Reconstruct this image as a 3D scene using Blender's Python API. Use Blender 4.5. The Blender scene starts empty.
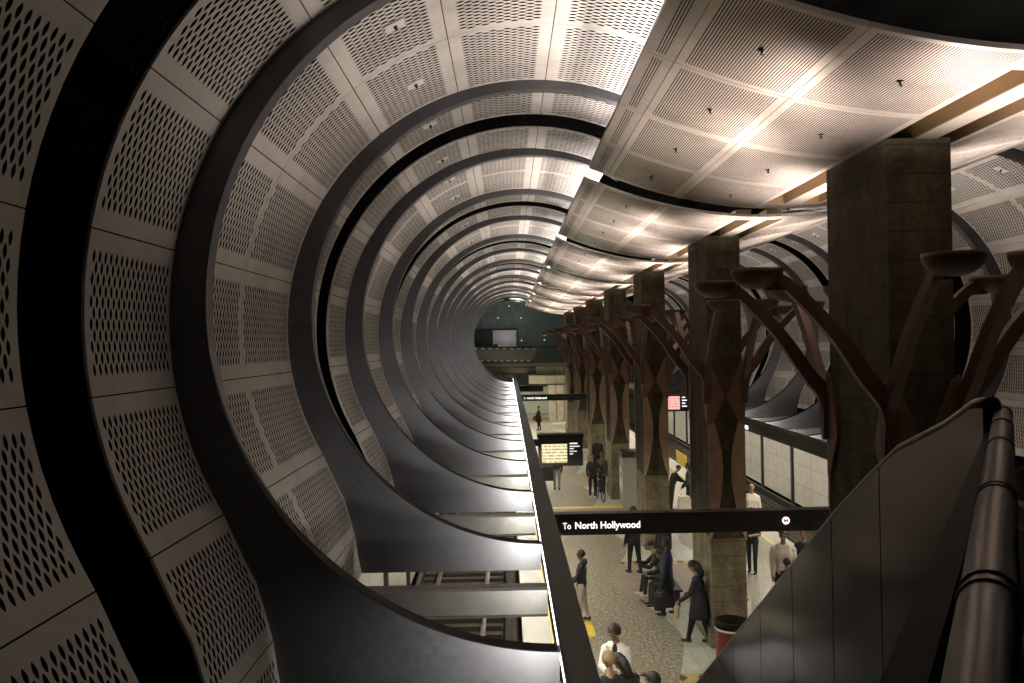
import bpy, bmesh, math, random
import numpy as np
from mathutils import Vector, Matrix
random.seed(7)
PI = math.pi
COL = bpy.context.scene.collection
# ------------------------------------------------------------------ scale
U = .004894            # one survey unit in metres
S = 4.16               # distance between two ring fins of the vaults
F = 850.0              # focal length in pixels of the 1024 x 683 frame
CZ = 6.313             # eye height over the platform
ROLL = math.radians(1.1)
VPX, VPY = 507.0, 344.0
CEN = 913.0            # platform centre line

def W(x, d, z): return Vector((x * U, d * S, CZ + z * U))
def unroll(px, py):
    u, v = px - VPX, VPY - py
    c, s = math.cos(ROLL), math.sin(ROLL)
    return u * c + v * s, v * c - u * s
def at(px, py, d):
    """point of the place at ring distance d that the survey sighted at px, py"""
    u, v = unroll(px, py)
    return W(u * d, d, v * d)
def on_floor(px, py, z=0.0):
    u, v = unroll(px, py)
    Y = F * (z - CZ) / v
    return Vector((u * Y / F, Y, z))

ORD = ['zeroth','first','second','third','fourth','fifth','sixth','seventh','eighth','ninth','tenth','eleventh','twelfth','thirteenth','fourteenth','fifteenth','sixteenth','seventeenth','eighteenth','nineteenth','twentieth',
       'twenty-first','twenty-second','twenty-third','twenty-fourth','twenty-fifth','twenty-sixth','twenty-seventh','twenty-eighth','twenty-ninth','thirtieth']
# ------------------------------------------------------------------ objects
def tag(o, label=None, cat=None, group=None, kind=None):
    if label: o['label'] = label
    if cat: o['category'] = cat
    if group: o['group'] = group
    if kind: o['kind'] = kind
    return o
def empty(name, loc, label, cat, group=None, rz=0, kind=None):
    o = bpy.data.objects.new(name, None); COL.objects.link(o)
    o.location = loc; o.rotation_euler.z = rz; o.empty_display_size = .1
    return tag(o, label, cat, group, kind)
class MB:
    def __init__(s): s.v = []; s.f = []; s.m = []; s.uv = {}; s.sm = []
    def add(s, vs, fs, mi=0, smooth=False):
        b = len(s.v); s.v += [tuple(p) for p in vs]
        for f in fs: s.f.append(tuple(b + i for i in f)); s.m.append(mi); s.sm.append(smooth)
        return b
    def box(s, lo, hi, mi=0):
        x0, y0, z0 = lo; x1, y1, z1 = hi
        vs = [(x0,y0,z0),(x1,y0,z0),(x1,y1,z0),(x0,y1,z0),(x0,y0,z1),(x1,y0,z1),(x1,y1,z1),(x0,y1,z1)]
        s.add(vs, [(0,3,2,1),(4,5,6,7),(0,1,5,4),(1,2,6,5),(2,3,7,6),(3,0,4,7)], mi)
    def prism(s, poly, y0, y1, mi=0):
        """closed outline poly [(x, z)] extruded along y"""
        n = len(poly)
        vs = [(x, y0, z) for x, z in poly] + [(x, y1, z) for x, z in poly]
        fs = [tuple(range(n)), tuple(range(2*n-1, n-1, -1))]
        fs += [(i, i + n, (i+1) % n + n, (i+1) % n) for i in range(n)]
        s.add(vs, fs, mi)
    def plate(s, poly, org, ax, ay, an, t, mi=0):
        """outline poly in the plane (ax, ay) at org, thickness t along an"""
        n = len(poly)
        a = [org + ax*p[0] + ay*p[1] for p in poly]; b = [p + an*t for p in a]
        s.add(a + b, [tuple(range(n)), tuple(range(2*n-1, n-1, -1))] + [(i, i+n, (i+1)%n+n, (i+1)%n) for i in range(n)], mi)
    def tube(s, pts, rad, n=10, mi=0, smooth=True, cap=True):
        pts = [Vector(p) for p in pts]
        r = rad if isinstance(rad, (list, tuple)) else [rad]*len(pts)
        t0 = (pts[1]-pts[0]).normalized()
        ref = Vector((0,0,1)) if abs(t0.z) < .9 else Vector((1,0,0))
        rings = []
        for i, p in enumerate(pts):
            t = (pts[min(i+1,len(pts)-1)] - pts[max(i-1,0)]).normalized()
            a = (ref - t*ref.dot(t)).normalized(); ref = a; b = t.cross(a)
            rings.append([p + (a*math.cos(2*PI*k/n) + b*math.sin(2*PI*k/n))*r[i] for k in range(n)])
        vs = [q for ring in rings for q in ring]
        fs = [(i*n+k, i*n+(k+1)%n, (i+1)*n+(k+1)%n, (i+1)*n+k) for i in range(len(pts)-1) for k in range(n)]
        s.add(vs, fs, mi, smooth)
        if cap:
            b = len(s.v) - len(vs)
            s.f.append(tuple(b+k for k in reversed(range(n)))); s.m.append(mi); s.sm.append(False)
            s.f.append(tuple(b+(len(pts)-1)*n+k for k in range(n))); s.m.append(mi); s.sm.append(False)
    def bar(s, pts, w, t, side, mi=0):
        """rectangular bar swept along pts; w in the bend plane (list), t across it along 'side'"""
        pts = [Vector(p) for p in pts]; rings = []
        for i, p in enumerate(pts):
            tn = (pts[min(i+1,len(pts)-1)] - pts[max(i-1,0)]).normalized()
            nn = side.cross(tn).normalized(); ww = w[i] if isinstance(w, (list, tuple)) else w
            rings.append([p+nn*ww/2+side*t/2, p-nn*ww/2+side*t/2, p-nn*ww/2-side*t/2, p+nn*ww/2-side*t/2])
        vs = [q for r in rings for q in r]; n = len(pts)
        fs = [(i*4+k, i*4+(k+1)%4, (i+1)*4+(k+1)%4, (i+1)*4+k) for i in range(n-1) for k in range(4)]
        fs += [(3,2,1,0), tuple((n-1)*4+k for k in range(4))]
        s.add(vs, fs, mi)
    def lathe(s, prof, c, n=20, mi=0, smooth=True, sx=1, sy=1, closed=False):
        c = Vector(c)
        vs = [c + Vector((r*sx*math.cos(2*PI*k/n), r*sy*math.sin(2*PI*k/n), z)) for r, z in prof for k in range(n)]
        m = len(prof)
        fs = [(i*n+k, i*n+(k+1)%n, (i+1)*n+(k+1)%n, (i+1)*n+k) for i in range(m-1) for k in range(n)]
        s.add(vs, fs, mi, smooth)
    def ball(s, c, r, sc=(1,1,1), mi=0, n=12, m=8, rot=None):
        c = Vector(c); vs = []
        for i in range(m+1):
            th = PI*i/m
            for k in range(n):
                p = Vector((math.sin(th)*math.cos(2*PI*k/n)*sc[0], math.sin(th)*math.sin(2*PI*k/n)*sc[1], math.cos(th)*sc[2]))*r
                vs.append(c + (rot @ p if rot else p))
        s.add(vs, [(i*n+k, (i+1)*n+k, (i+1)*n+(k+1)%n, i*n+(k+1)%n) for i in range(m) for k in range(n)], mi, True)
    def build(s, name, mats, parent=None, merge=False):
        me = bpy.data.meshes.new(name)
        me.from_pydata(s.v, [], s.f)
        mats = mats if isinstance(mats, (list, tuple)) else [mats]
        for m in mats: me.materials.append(m)
        me.polygons.foreach_set('material_index', s.m)
        me.polygons.foreach_set('use_smooth', s.sm)
        for ln, vals in s.uv.items():
            lay = me.uv_layers.new(name=ln)
            vi = np.empty(len(me.loops), dtype=np.int32); me.loops.foreach_get('vertex_index', vi)
            lay.data.foreach_set('uv', np.asarray(vals, dtype=np.float32)[vi].ravel())
        if merge:
            bm = bmesh.new(); bm.from_mesh(me); bmesh.ops.remove_doubles(bm, verts=bm.verts, dist=1e-5)
            bmesh.ops.recalc_face_normals(bm, faces=bm.faces); bm.to_mesh(me); bm.free()
        me.update()
        o = bpy.data.objects.new(name, me); COL.objects.link(o)
        if parent is not None:
            o.parent = parent
            o.matrix_parent_inverse = Matrix.Identity(4)
        return o
def loc_build(mb, name, mats, root, **k):
    """build a part given in world coordinates under root (root has no rotation)"""
    L = root.location
    mb.v = [(p[0]-L[0], p[1]-L[1], p[2]-L[2]) for p in mb.v]
    return mb.build(name, mats, root, **k)
def bevel(o, w, seg=2):
    m = o.modifiers.new('edge', 'BEVEL'); m.width = w; m.segments = seg; m.limit_method = 'ANGLE'; m.angle_limit = .6
    return o
# ------------------------------------------------------------------ materials
class NT:
    def __init__(s, name):
        s.mat = bpy.data.materials.new(name); s.mat.use_nodes = True
        s.t = s.mat.node_tree; s.t.nodes.clear(); s.out = s.t.nodes.new('ShaderNodeOutputMaterial')
    def n(s, typ, **k):
        nd = s.t.nodes.new(typ)
        for a, b in k.items(): setattr(nd, a, b)
        return nd
    def link(s, a, b): s.t.links.new(a, b)
    def put(s, sock, v):
        if isinstance(v, bpy.types.NodeSocket): s.link(v, sock)
        else: sock.default_value = v
    def math(s, op, a, b=None, c=None):
        nd = s.n('ShaderNodeMath', operation=op); s.put(nd.inputs[0], a)
        if b is not None: s.put(nd.inputs[1], b)
        if c is not None: s.put(nd.inputs[2], c)
        return nd.outputs[0]
    def mix(s, fac, a, b):
        nd = s.n('ShaderNodeMix', data_type='RGBA'); s.put(nd.inputs[0], fac); s.put(nd.inputs[6], a); s.put(nd.inputs[7], b)
        return nd.outputs[2]
    def noise(s, scale, detail=4, vec=None, rough=.55):
        nd = s.n('ShaderNodeTexNoise'); nd.inputs['Scale'].default_value = scale; nd.inputs['Detail'].default_value = detail
        nd.inputs['Roughness'].default_value = rough
        if vec is not None: s.link(vec, nd.inputs['Vector'])
        return nd.outputs['Fac']
    def ramp(s, fac, stops):
        nd = s.n('ShaderNodeValToRGB'); e = nd.color_ramp.elements
        while len(e) < len(stops): e.new(.5)
        for k, (p, c) in enumerate(stops): e[k].position = p; e[k].color = c if len(c) == 4 else (*c, 1)
        s.link(fac, nd.inputs[0]); return nd.outputs[0]
    def pos(s): return s.n('ShaderNodeNewGeometry').outputs['Position']
    def scaled(s, vec, sc):
        nd = s.n('ShaderNodeMapping'); nd.inputs['Scale'].default_value = sc; s.link(vec, nd.inputs['Vector']); return nd.outputs[0]
    def bsdf(s, col, rough=.5, metal=0., spec=.5, bump=None, bump_s=.2, dist=.01):
        b = s.n('ShaderNodeBsdfPrincipled')
        s.put(b.inputs['Base Color'], col if isinstance(col, bpy.types.NodeSocket) else (*col, 1)[:4])
        s.put(b.inputs['Roughness'], rough); s.put(b.inputs['Metallic'], metal); b.inputs['Specular IOR Level'].default_value = spec
        if bump is not None:
            bn = s.n('ShaderNodeBump'); bn.inputs['Strength'].default_value = bump_s; bn.inputs['Distance'].default_value = dist
            s.link(bump, bn.inputs['Height']); s.link(bn.outputs[0], b.inputs['Normal'])
        s.b = b; return b.outputs[0]
    def done(s, sh): s.link(sh, s.out.inputs['Surface']); return s.mat
def C4(c): return (*c, 1)
def plain(name, c, rough=.5, metal=0., var=.12, scale=6, spec=.5):
    n = NT(name); nz = n.noise(scale, 3, n.pos())
    col = n.ramp(nz, [(.25, tuple(x*(1-var) for x in c)), (.75, tuple(min(1, x*(1+var)) for x in c))])
    return n.done(n.bsdf(col, rough, metal, spec))
def glow(name, c, e):
    n = NT(name); em = n.n('ShaderNodeEmission'); em.inputs[0].default_value = C4(c); em.inputs[1].default_value = e
    return n.done(em.outputs[0])

def perforated(name, c, rough, metal, kind):
    n = NT(name)
    uvm = n.n('ShaderNodeUVMap', uv_map='uv_m'); uvh = n.n('ShaderNodeUVMap', uv_map='uv_half')
    a = n.n('ShaderNodeSeparateXYZ'); n.link(uvm.outputs[0], a.inputs[0]); h = n.n('ShaderNodeSeparateXYZ'); n.link(uvh.outputs[0], h.inputs[0])
    u, v, hu, hv = a.outputs[0], a.outputs[1], h.outputs[0], h.outputs[1]
    M = n.math
    if kind == 'slot':
        cu, cv, ra, rb, mu, mv = .090, .168, .0215, .050, .085, .125
        masks = []
        for off in (0., .5):
            fu = M('SUBTRACT', M('FRACT', M('ADD', M('DIVIDE', u, cu), off)), .5)
            fv = M('SUBTRACT', M('FRACT', M('ADD', M('DIVIDE', v, cv), off)), .5)
            du, dv = M('MULTIPLY', fu, cu), M('MULTIPLY', fv, cv)
            e = M('ADD', M('POWER', M('ABSOLUTE', M('DIVIDE', du, ra)), 1.35), M('POWER', M('ABSOLUTE', M('DIVIDE', dv, rb)), 1.7))
            inside = M('LESS_THAN', e, 1.)
            okx = M('LESS_THAN', M('ABSOLUTE', M('SUBTRACT', u, du)), M('SUBTRACT', hu, mu))
            oky = M('LESS_THAN', M('ABSOLUTE', M('SUBTRACT', v, dv)), M('SUBTRACT', hv, mv))
            masks.append(M('MULTIPLY', inside, M('MULTIPLY', okx, oky)))
        hole = M('MAXIMUM', masks[0], masks[1])
    else:                                   # fine slots running along the hall
        p = .028
        fu = M('ABSOLUTE', M('SUBTRACT', M('FRACT', M('DIVIDE', v, p)), .5))
        fy = M('LESS_THAN', M('FRACT', M('DIVIDE', u, .5)), 1.96)
        inside = M('LESS_THAN', fu, .17)
        okx = M('LESS_THAN', M('ABSOLUTE', u), M('SUBTRACT', hu, .07))
        oky = M('LESS_THAN', M('ABSOLUTE', v), M('SUBTRACT', hv, .09))
        hole = M('MULTIPLY', M('MULTIPLY', inside, fy), M('MULTIPLY', okx, oky))
    P = n.pos()
    nz = n.noise(1.3, 5, P, .65); n2 = n.noise(9, 4, P)
    base = n.ramp(nz, [(.28, tuple(x*.72 for x in c)), (.5, c), (.8, tuple(min(1, x*1.08) for x in c))])
    col = n.mix(M('MULTIPLY', n2, .25), base, C4(tuple(x*.6 for x in c)))
    sh = n.bsdf(col, rough, metal, .4)
    tr = n.n('ShaderNodeBsdfTransparent'); mx = n.n('ShaderNodeMixShader')
    n.link(hole, mx.inputs[0]); n.link(sh, mx.inputs[1]); n.link(tr.outputs[0], mx.inputs[2])
    return n.done(mx.outputs[0])

def concrete(name, c, dark, scale=2.2, boards=True, vert=False):
    n = NT(name); P = n.pos(); M = n.math
    a = n.noise(scale, 8, P, .7); b = n.noise(scale*7, 6, P, .7)
    st = n.noise(1.0, 6, n.scaled(P, (3.2, 3.2, .45)), .7)
    f = M('ADD', M('MULTIPLY', a, .5), M('ADD', M('MULTIPLY', st, .35), M('MULTIPLY', b, .3)))
    col = n.ramp(f, [(.40, dark), (.54, tuple((x+y)/2 for x, y in zip(c, dark))), (.66, c), (.8, tuple(min(1, x*1.45) for x in c))])
    h = b
    if boards:
        sp = n.n('ShaderNodeSeparateXYZ'); n.link(P, sp.inputs[0])
        gz = M('LESS_THAN', M('FRACT', M('DIVIDE', sp.outputs[2], .31)), .05)
        col = n.mix(M('MULTIPLY', gz, .55), col, C4(dark))
    return n.done(n.bsdf(col, .9, 0, .0 if c[0] < .02 else .3, bump=h, bump_s=.35, dist=.02))

M_panel = perforated('vault panel sheet', (.57, .52, .475), .46, 0., 'slot')
M_canopy = perforated('canopy sheet', (.62, .535, .475), .40, .85, 'line')
def brushed(name, c, rough, metal, sc=(60, .6, 60), amt=.25):
    n = NT(name); P = n.pos()
    z = n.noise(1., 3, n.scaled(P, sc)); k = n.noise(.8, 4, P)
    col = n.ramp(k, [(.3, tuple(x*.85 for x in c)), (.7, c)])
    r = n.math('ADD', n.math('MULTIPLY', z, amt), rough-.5*amt)
    return n.done(n.bsdf(col, r, metal, .5, bump=z, bump_s=.04, dist=.004))
M_canopy_plain = brushed('canopy plain sheet', (.66, .56, .48), .36, .82)
M_trough = brushed('trough lining', (.30, .205, .115), .42, .55)
M_fin = None
def fin_mat():
    n = NT('fin paint'); P = n.pos()
    k = n.noise(1.1, 5, P, .6); k2 = n.noise(14, 3, P)
    col = n.ramp(k, [(.3, (.105, .105, .111)), (.7, (.135, .135, .142))])
    r = n.math('ADD', n.math('MULTIPLY', k2, .15), .36)
    return n.done(n.bsdf(col, r, .92, .5))
M_fin = fin_mat()
M_strut = plain('strut paint', (.30, .293, .27), .42, .8)
M_black = plain('black girder paint', (.010, .009, .008), .55)
M_black2 = plain('black sign enamel', (.020, .018, .017), .4)
M_rust = plain('rust brown steel', (.094, .048, .030), .5, .1, .25, 4)
M_leaf = plain('rust leaf plate', (.185, .098, .066), .5, .05, .25, 4)
M_rust_dark = plain('dark brown steel blade', (.34, .235, .165), .6, .05, .25, 5)
M_conc = concrete('column concrete', (.092, .076, .048), (.008, .006, .004))
M_conc_base = concrete('column base stone', (.23, .198, .128), (.055, .044, .027), 2.6)
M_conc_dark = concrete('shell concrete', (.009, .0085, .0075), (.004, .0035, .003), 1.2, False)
M_conc_end = concrete('end wall concrete', (.10, .107, .10), (.055, .06, .057), 1.2, False)
M_steel = None
def steel_mat():
    n = NT('brushed stainless'); P = n.pos()
    z = n.noise(1., 3, n.scaled(P, (2, 1.5, 130))); w = n.noise(1., 2, n.scaled(P, (.3, .16, .9)))
    s2 = n.noise(1., 4, n.scaled(P, (1, .5, 1.)))
    col = n.ramp(s2, [(.3, (.31, .285, .245)), (.7, (.36, .33, .285))])
    r = n.math('ADD', n.math('MULTIPLY', z, .05), .15)
    h = w
    return n.done(n.bsdf(col, r, 1., .5, bump=h, bump_s=.6, dist=.16))
M_steel = steel_mat()
M_pipe = plain('dark bronze tube', (.045, .032, .025), .30, .85)
M_pipe_ring = plain('tube collar', (.17, .135, .11), .3, .9)
M_dark = plain('dark rubber', (.010, .009, .008), .6, spec=.08)
M_yellow = plain('yellow tactile paving', (.72, .52, .06), .6)
M_rail = plain('worn rail head', (.075, .068, .060), .5, .3)
M_sleeper = plain('dark sleeper', (.026, .017, .011), .8, 0, .3)
M_ballast = concrete('track bed', (.075, .054, .030), (.012, .009, .006), 5, False)
M_white = plain('white plate', (.62, .58, .54), .5)
M_lamp = glow('strip lamp tube', (1., .95, .87), 9.)
M_lamp2 = glow('soffit lamp tube', (1., .92, .76), 54.)
M_cove = glow('cove lamp tube', (1., .92, .86), 98.)
M_text = glow('lit lettering', (1., .96, .90), 1.5)
def tile_mat():
    n = NT('cream wall tile'); P = n.pos(); M = n.math
    uv = n.n('ShaderNodeUVMap', uv_map='uv_m'); sp = n.n('ShaderNodeSeparateXYZ'); n.link(uv.outputs[0], sp.inputs[0])
    gx = M('LESS_THAN', M('ABSOLUTE', M('SUBTRACT', M('FRACT', sp.outputs[0]), .5)), .492)
    gy = M('LESS_THAN', M('ABSOLUTE', M('SUBTRACT', M('FRACT', sp.outputs[1]), .5)), .490)
    k = n.noise(2.5, 5, P)
    col = n.ramp(k, [(.3, (.47, .45, .385)), (.7, (.57, .545, .47))])
    col = n.mix(M('MULTIPLY', gx, gy), (.13, .12, .10, 1), col)
    return n.done(n.bsdf(col, .35))
M_tile = tile_mat()
def floor_mat():
    n = NT('platform paving'); P = n.pos(); M = n.math
    sp = n.n('ShaderNodeSeparateXYZ'); n.link(P, sp.inputs[0]); x, y = sp.outputs[0], sp.outputs[1]
    sp1 = n.noise(17, 3, P, .65); sp2 = n.noise(9, 3, P); sp3 = n.noise(.7, 3, P)
    f = M('ADD', M('MULTIPLY', sp1, .75), M('MULTIPLY', sp2, .25))
    gran = n.ramp(f, [(.40, (.042, .037, .025)), (.48, (.185, .168, .118)), (.55, (.30, .28, .205)), (.64, (.52, .49, .385))])
    gran = n.mix(M('MULTIPLY', sp3, .3), gran, (.235, .215, .15, 1))
    # large slab joints
    jx = M('LESS_THAN', M('FRACT', M('DIVIDE', M('ADD', x, M('MULTIPLY', y, .35)), 1.5)), .010)
    jy = M('LESS_THAN', M('FRACT', M('DIVIDE', M('SUBTRACT', y, M('MULTIPLY', x, .5)), 2.1)), .008)
    gran = n.mix(M('MULTIPLY', M('MAXIMUM', jx, jy), .6), gran, (.12, .10, .075, 1))
    # zone round the columns: pale tiles, brown boards half way between two columns
    t = M('MULTIPLY', M('ABSOLUTE', M('SUBTRACT', M('FRACT', M('ADD', M('DIVIDE', M('SUBTRACT', M('DIVIDE', y, S), 4.4), 2.), .5)), .5)), 2.)
    w = M('MULTIPLY', M('ADD', 170., M('MULTIPLY', M('POWER', t, 1.4), 235.)), U)
    ax = M('ABSOLUTE', M('SUBTRACT', x, CEN*U))
    zone = M('LESS_THAN', ax, w)
    tx = M('LESS_THAN', M('FRACT', M('DIVIDE', x, .3)), .05); ty = M('LESS_THAN', M('FRACT', M('DIVIDE', y, .45)), .035)
    tn = n.noise(3, 3, P)
    tile = n.ramp(tn, [(.3, (.37, .40, .345)), (.7, (.48, .51, .445))])
    tile = n.mix(M('MAXIMUM', tx, ty), tile, (.27, .27, .22, 1))
    bx = M('LESS_THAN', M('FRACT', M('DIVIDE', y, .22)), .10)
    board = n.mix(bx, n.ramp(tn, [(.3, (.25, .205, .16)), (.7, (.33, .28, .22))]), (.13, .105, .08, 1))
    zin = n.mix(M('GREATER_THAN', t, .62), tile, board)
    band = M('LESS_THAN', M('ABSOLUTE', M('SUBTRACT', t, .57)), .05)
    dx = M('ABSOLUTE', M('SUBTRACT', M('FRACT', M('DIVIDE', x, .42)), .5)); dy = M('MULTIPLY', M('ABSOLUTE', M('SUBTRACT', t, .57)), 7.)
    dia = M('LESS_THAN', M('ADD', dx, dy), .3)
    yb = n.mix(dia, (.42, .32, .12, 1), (.05, .04, .03, 1))
    zin = n.mix(band, zin, yb)
    col = n.mix(zone, gran, zin)
    # pale edge course and its yellow line, both sides of the platform
    e = M('SUBTRACT', 868*U, ax)            # distance from the platform edge
    grid = M('MULTIPLY', M('LESS_THAN', M('FRACT', M('DIVIDE', x, .05)), .35), M('LESS_THAN', M('FRACT', M('DIVIDE', y, .05)), .5))
    pale = n.mix(M('MULTIPLY', grid, .6), (.40, .39, .345, 1), (.20, .19, .155, 1))
    col = n.mix(M('LESS_THAN', e, 125*U), col, pale)
    yl = M('MULTIPLY', M('GREATER_THAN', e, 125*U), M('LESS_THAN', e, 139*U))
    col = n.mix(yl, col, (.68, .49, .10, 1))
    cl = M('MULTIPLY', M('LESS_THAN', M('ABSOLUTE', M('SUBTRACT', y, 7.83*S)), .17), M('LESS_THAN', x, 1060*U))
    cl = M('MULTIPLY', cl, M('GREATER_THAN', x, 190*U))
    col = n.mix(cl, col, (.74, .56, .10, 1))
    r = M('ADD', .32, M('MULTIPLY', sp2, .25))
    return n.done(n.bsdf(col, r, 0, .5, bump=sp1, bump_s=.05, dist=.004))
M_floor = floor_mat()

WASH = 320.
# ------------------------------------------------------------------ vault outline (survey units, left vault)
PC = (80.5, 47.5); PR = 704.0
_tab = [(-54, 861), (-48.6, 789), (-42, 734), (-35.3, 715), (-31, 705), (-27, 704)]
def prad(phi):
    if phi >= -27: return PR
    for (a, ra), (b, rb) in zip(_tab, _tab[1:]):
        if phi <= b:
            t = (phi-a)/(b-a); return ra + (rb-ra)*t
    return PR
def ppt(phi, off=0.0, mir=False):
    r = prad(phi) + off; a = math.radians(phi)
    x = PC[0] - r*math.cos(a); z = PC[1] + r*math.sin(a)
    return ((2*CEN - x) if mir else x, z)
SEAMS = [-54, -48.3, -30, -9.4, 11.2, 31.8, 52.4, 73, 93.5, 117]
ROWS = ['bottom half row', 'bottom full row', 'second row up', 'third row up', 'fourth row up', 'fifth row up', 'sixth row up', 'crown row', 'canopy-side row']
IC = (93.2, 77.0); IR = 649.0
FIN_T = .19

def panel_geo(mb, phi0, phi1, y0, y1, mir):
    g = .006
    y0 += g; y1 -= g
    n = max(2, int((phi1-phi0)/3.4))
    pts = [ppt(phi0 + (phi1-phi0)*i/n, 0, mir) for i in range(n+1)]
    bk = [ppt(phi0 + (phi1-phi0)*i/n, 5, mir) for i in range(n+1)]
    def trim(L):
        a, b = Vector(L[0]), Vector(L[1]); L[0] = tuple(a + (b-a).normalized()*1.2)
        a, b = Vector(L[-1]), Vector(L[-2]); L[-1] = tuple(a + (b-a).normalized()*1.2)
    trim(pts); trim(bk)
    arc = [0.]
    for a, b in zip(pts, pts[1:]): arc.append(arc[-1] + math.hypot(b[0]-a[0], b[1]-a[1])*U)
    hv = arc[-1]/2; hu = (y1-y0)/2
    um = mb.uv.setdefault('uv_m', []); uh = mb.uv.setdefault('uv_half', [])
    def P(p, y): return (p[0]*U, y, CZ + p[1]*U)
    vs = []
    for i in range(n+1):
        vs += [P(pts[i], y0), P(pts[i], y1)]; um += [(-hu, arc[i]-hv), (hu, arc[i]-hv)]; uh += [(hu, hv)]*2
    fs = [(2*i, 2*i+1, 2*i+3, 2*i+2) for i in range(n)]
    mb.add(vs, fs, 0, True)
    # return flanges round the sheet
    for yy, k in ((y0, 0), (y1, 1)):
        fl = []
        for i in range(n+1):
            fl += [P(pts[i], yy), P(bk[i], yy)]; um += [(9, 9)]*2; uh += [(1, 1)]*2
        mb.add(fl, [(2*i, 2*i+1, 2*i+3, 2*i+2) for i in range(n)], 0)
    for i in (0, n):
        mb.add([P(pts[i], y0), P(pts[i], y1), P(bk[i], y1), P(bk[i], y0)], [(0, 1, 2, 3)], 0); um += [(9, 9)]*4; uh += [(1, 1)]*4

def half_bays(k):
    """the two panel strips between fin k and fin k + 1 (fins at k + .85); every other bay has an open gap in its middle"""
    a = k + .85 + FIN_T/S; b = k + 1.85; m = k + 1.35
    if k % 2 == 0: return [(a, m - .075), (m + .125, b)]
    return [(a, m), (m, b)]
far = MB()
VN = {False: 'open vault', True: 'far vault'}
for mir, k0, k1, kmax in ((False, 0, 10, 16), (True, 2, 7, 14)):
    idx = 0
    for k in range(k0, kmax):
        for (d0, d1) in half_bays(k):
            idx += 1
            for r in range(9):
                if mir and r == 0: continue
                a, b = SEAMS[r], SEAMS[r+1]
                if k >= k1:
                    panel_geo(far, a, b, d0*S, d1*S, mir); continue
                mb = MB(); panel_geo(mb, a, b, d0*S, d1*S, mir)
                o = mb.build('perforated_panel', M_panel)
                tag(o, 'perforated panel of the %s, %s, %s along from the viewer' % (VN[mir], ROWS[r], ORD[idx]), 'panel', 'perforated panels of the ' + VN[mir])
                if r == 6 and not (k == 0 and d0 < 1):
                    # small blank plate with a sprinkler in the panel
                    mid = ppt((a+b)/2 + 1.5, -1.5, mir); yy = (d0*.5+d1*.5)*S
                    ang = math.radians((a+b)/2 + 1.5); nx = math.cos(ang)*(1 if not mir else -1); nz = -math.sin(ang)
                    N = Vector((nx, 0, nz)); T = Vector((-nz, 0, nx)); Y = Vector((0, 1, 0)); c = Vector((mid[0]*U, yy, CZ+mid[1]*U))
                    root = empty('sprinkler', c, 'small sprinkler on a blank white plate, %s, %s along from the viewer' % (VN[mir], ORD[idx]), 'sprinkler', 'sprinklers of the ' + VN[mir])
                    q = MB(); q.plate([(-.10,-.11),(.10,-.11),(.10,.11),(-.10,.11)], c - N*.004, Y, T, N, .012); loc_build(q, 'plate', M_white, root)
                    q = MB(); q.tube([c, c+N*.03, c+N*.055], [.024, .02, .010], 10); loc_build(q, 'nozzle', M_black, root)
o = far.build('perforated_panel', M_panel); tag(o, 'perforated metal panels at the far end of both vaults, beyond the nearer bays', 'panel', kind='stuff')

# ------------------------------------------------------------------ ring fins with their floor tongues
def fin_curves(mir):
    out, inn = [], []
    n1 = 64
    for i in range(n1+1):
        t = i/n1
        phi = 122 + (-54-122)*t
        out.append(ppt(phi, 3, False)); a = math.radians(phi)
        dx, dz = -math.cos(a), math.sin(a); ex, ez = PC[0]-IC[0], PC[1]-IC[1]      # where the joint line meets the inner circle
        b_ = ex*dx+ez*dz; t_ = -b_+math.sqrt(b_*b_-(ex*ex+ez*ez-IR*IR))
        inn.append((PC[0]+dx*t_, PC[1]+dz*t_))
    psi0 = math.degrees(math.atan2(inn[-1][1]-IC[1], IC[0]-inn[-1][0]))
    n2 = 24; xo0 = out[-1][0]; zo = -645
    out[-1] = (xo0, zo)
    for i in range(1, n2+1):
        t = i/n2
        out.append((xo0 + (84-xo0)*t, zo)); psi = psi0 + (-89.5-psi0)*t; a = math.radians(psi)
        inn.append((IC[0]-IR*math.cos(a), IC[1]+IR*math.sin(a)))
    if mir:
        out = [(2*CEN-x, z) for x, z in out]; inn = [(2*CEN-x, z) for x, z in inn]
    return out, inn
def fin_geo(mb, out, inn, y0, y1):
    n = len(out); vs = []
    for y in (y0, y1):
        for o_, i_ in zip(out, inn): vs += [(o_[0]*U, y, CZ+o_[1]*U), (i_[0]*U, y, CZ+i_[1]*U)]
    B = 2*n; fs = []
    for i in range(n-1):
        a = 2*i
        fs += [(a, a+1, a+3, a+2), (B+a, B+a+2, B+a+3, B+a+1), (a, a+2, B+a+2, B+a), (a+1, B+a+1, B+a+3, a+3)]
    fs += [(0, B, B+1, 1), (2*n-2, 2*n-1, B+2*n-1, B+2*n-2)]
    mb.add(vs, fs)
CUTS = [(0, 7), (7, 14), (14, 22), (22, 29), (29, 37), (37, 44), (44, 52), (52, 59), (59, 88)]
def cutfin(mb, out, inn, a, b, y0, y1):
    """one plate of the fin between two joints, a hair short of both"""
    o2 = [Vector(p) for p in out[a:b+1]]; i2 = [Vector(p) for p in inn[a:b+1]]
    e = .4
    for L in (o2, i2):
        if a > 0: L[0] = L[0] + (L[1]-L[0]).normalized()*e
        if b < 88: L[-1] = L[-1] + (L[-2]-L[-1]).normalized()*e
    fin_geo(mb, [tuple(p) for p in o2], [tuple(p) for p in i2], y0, y1)
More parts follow.
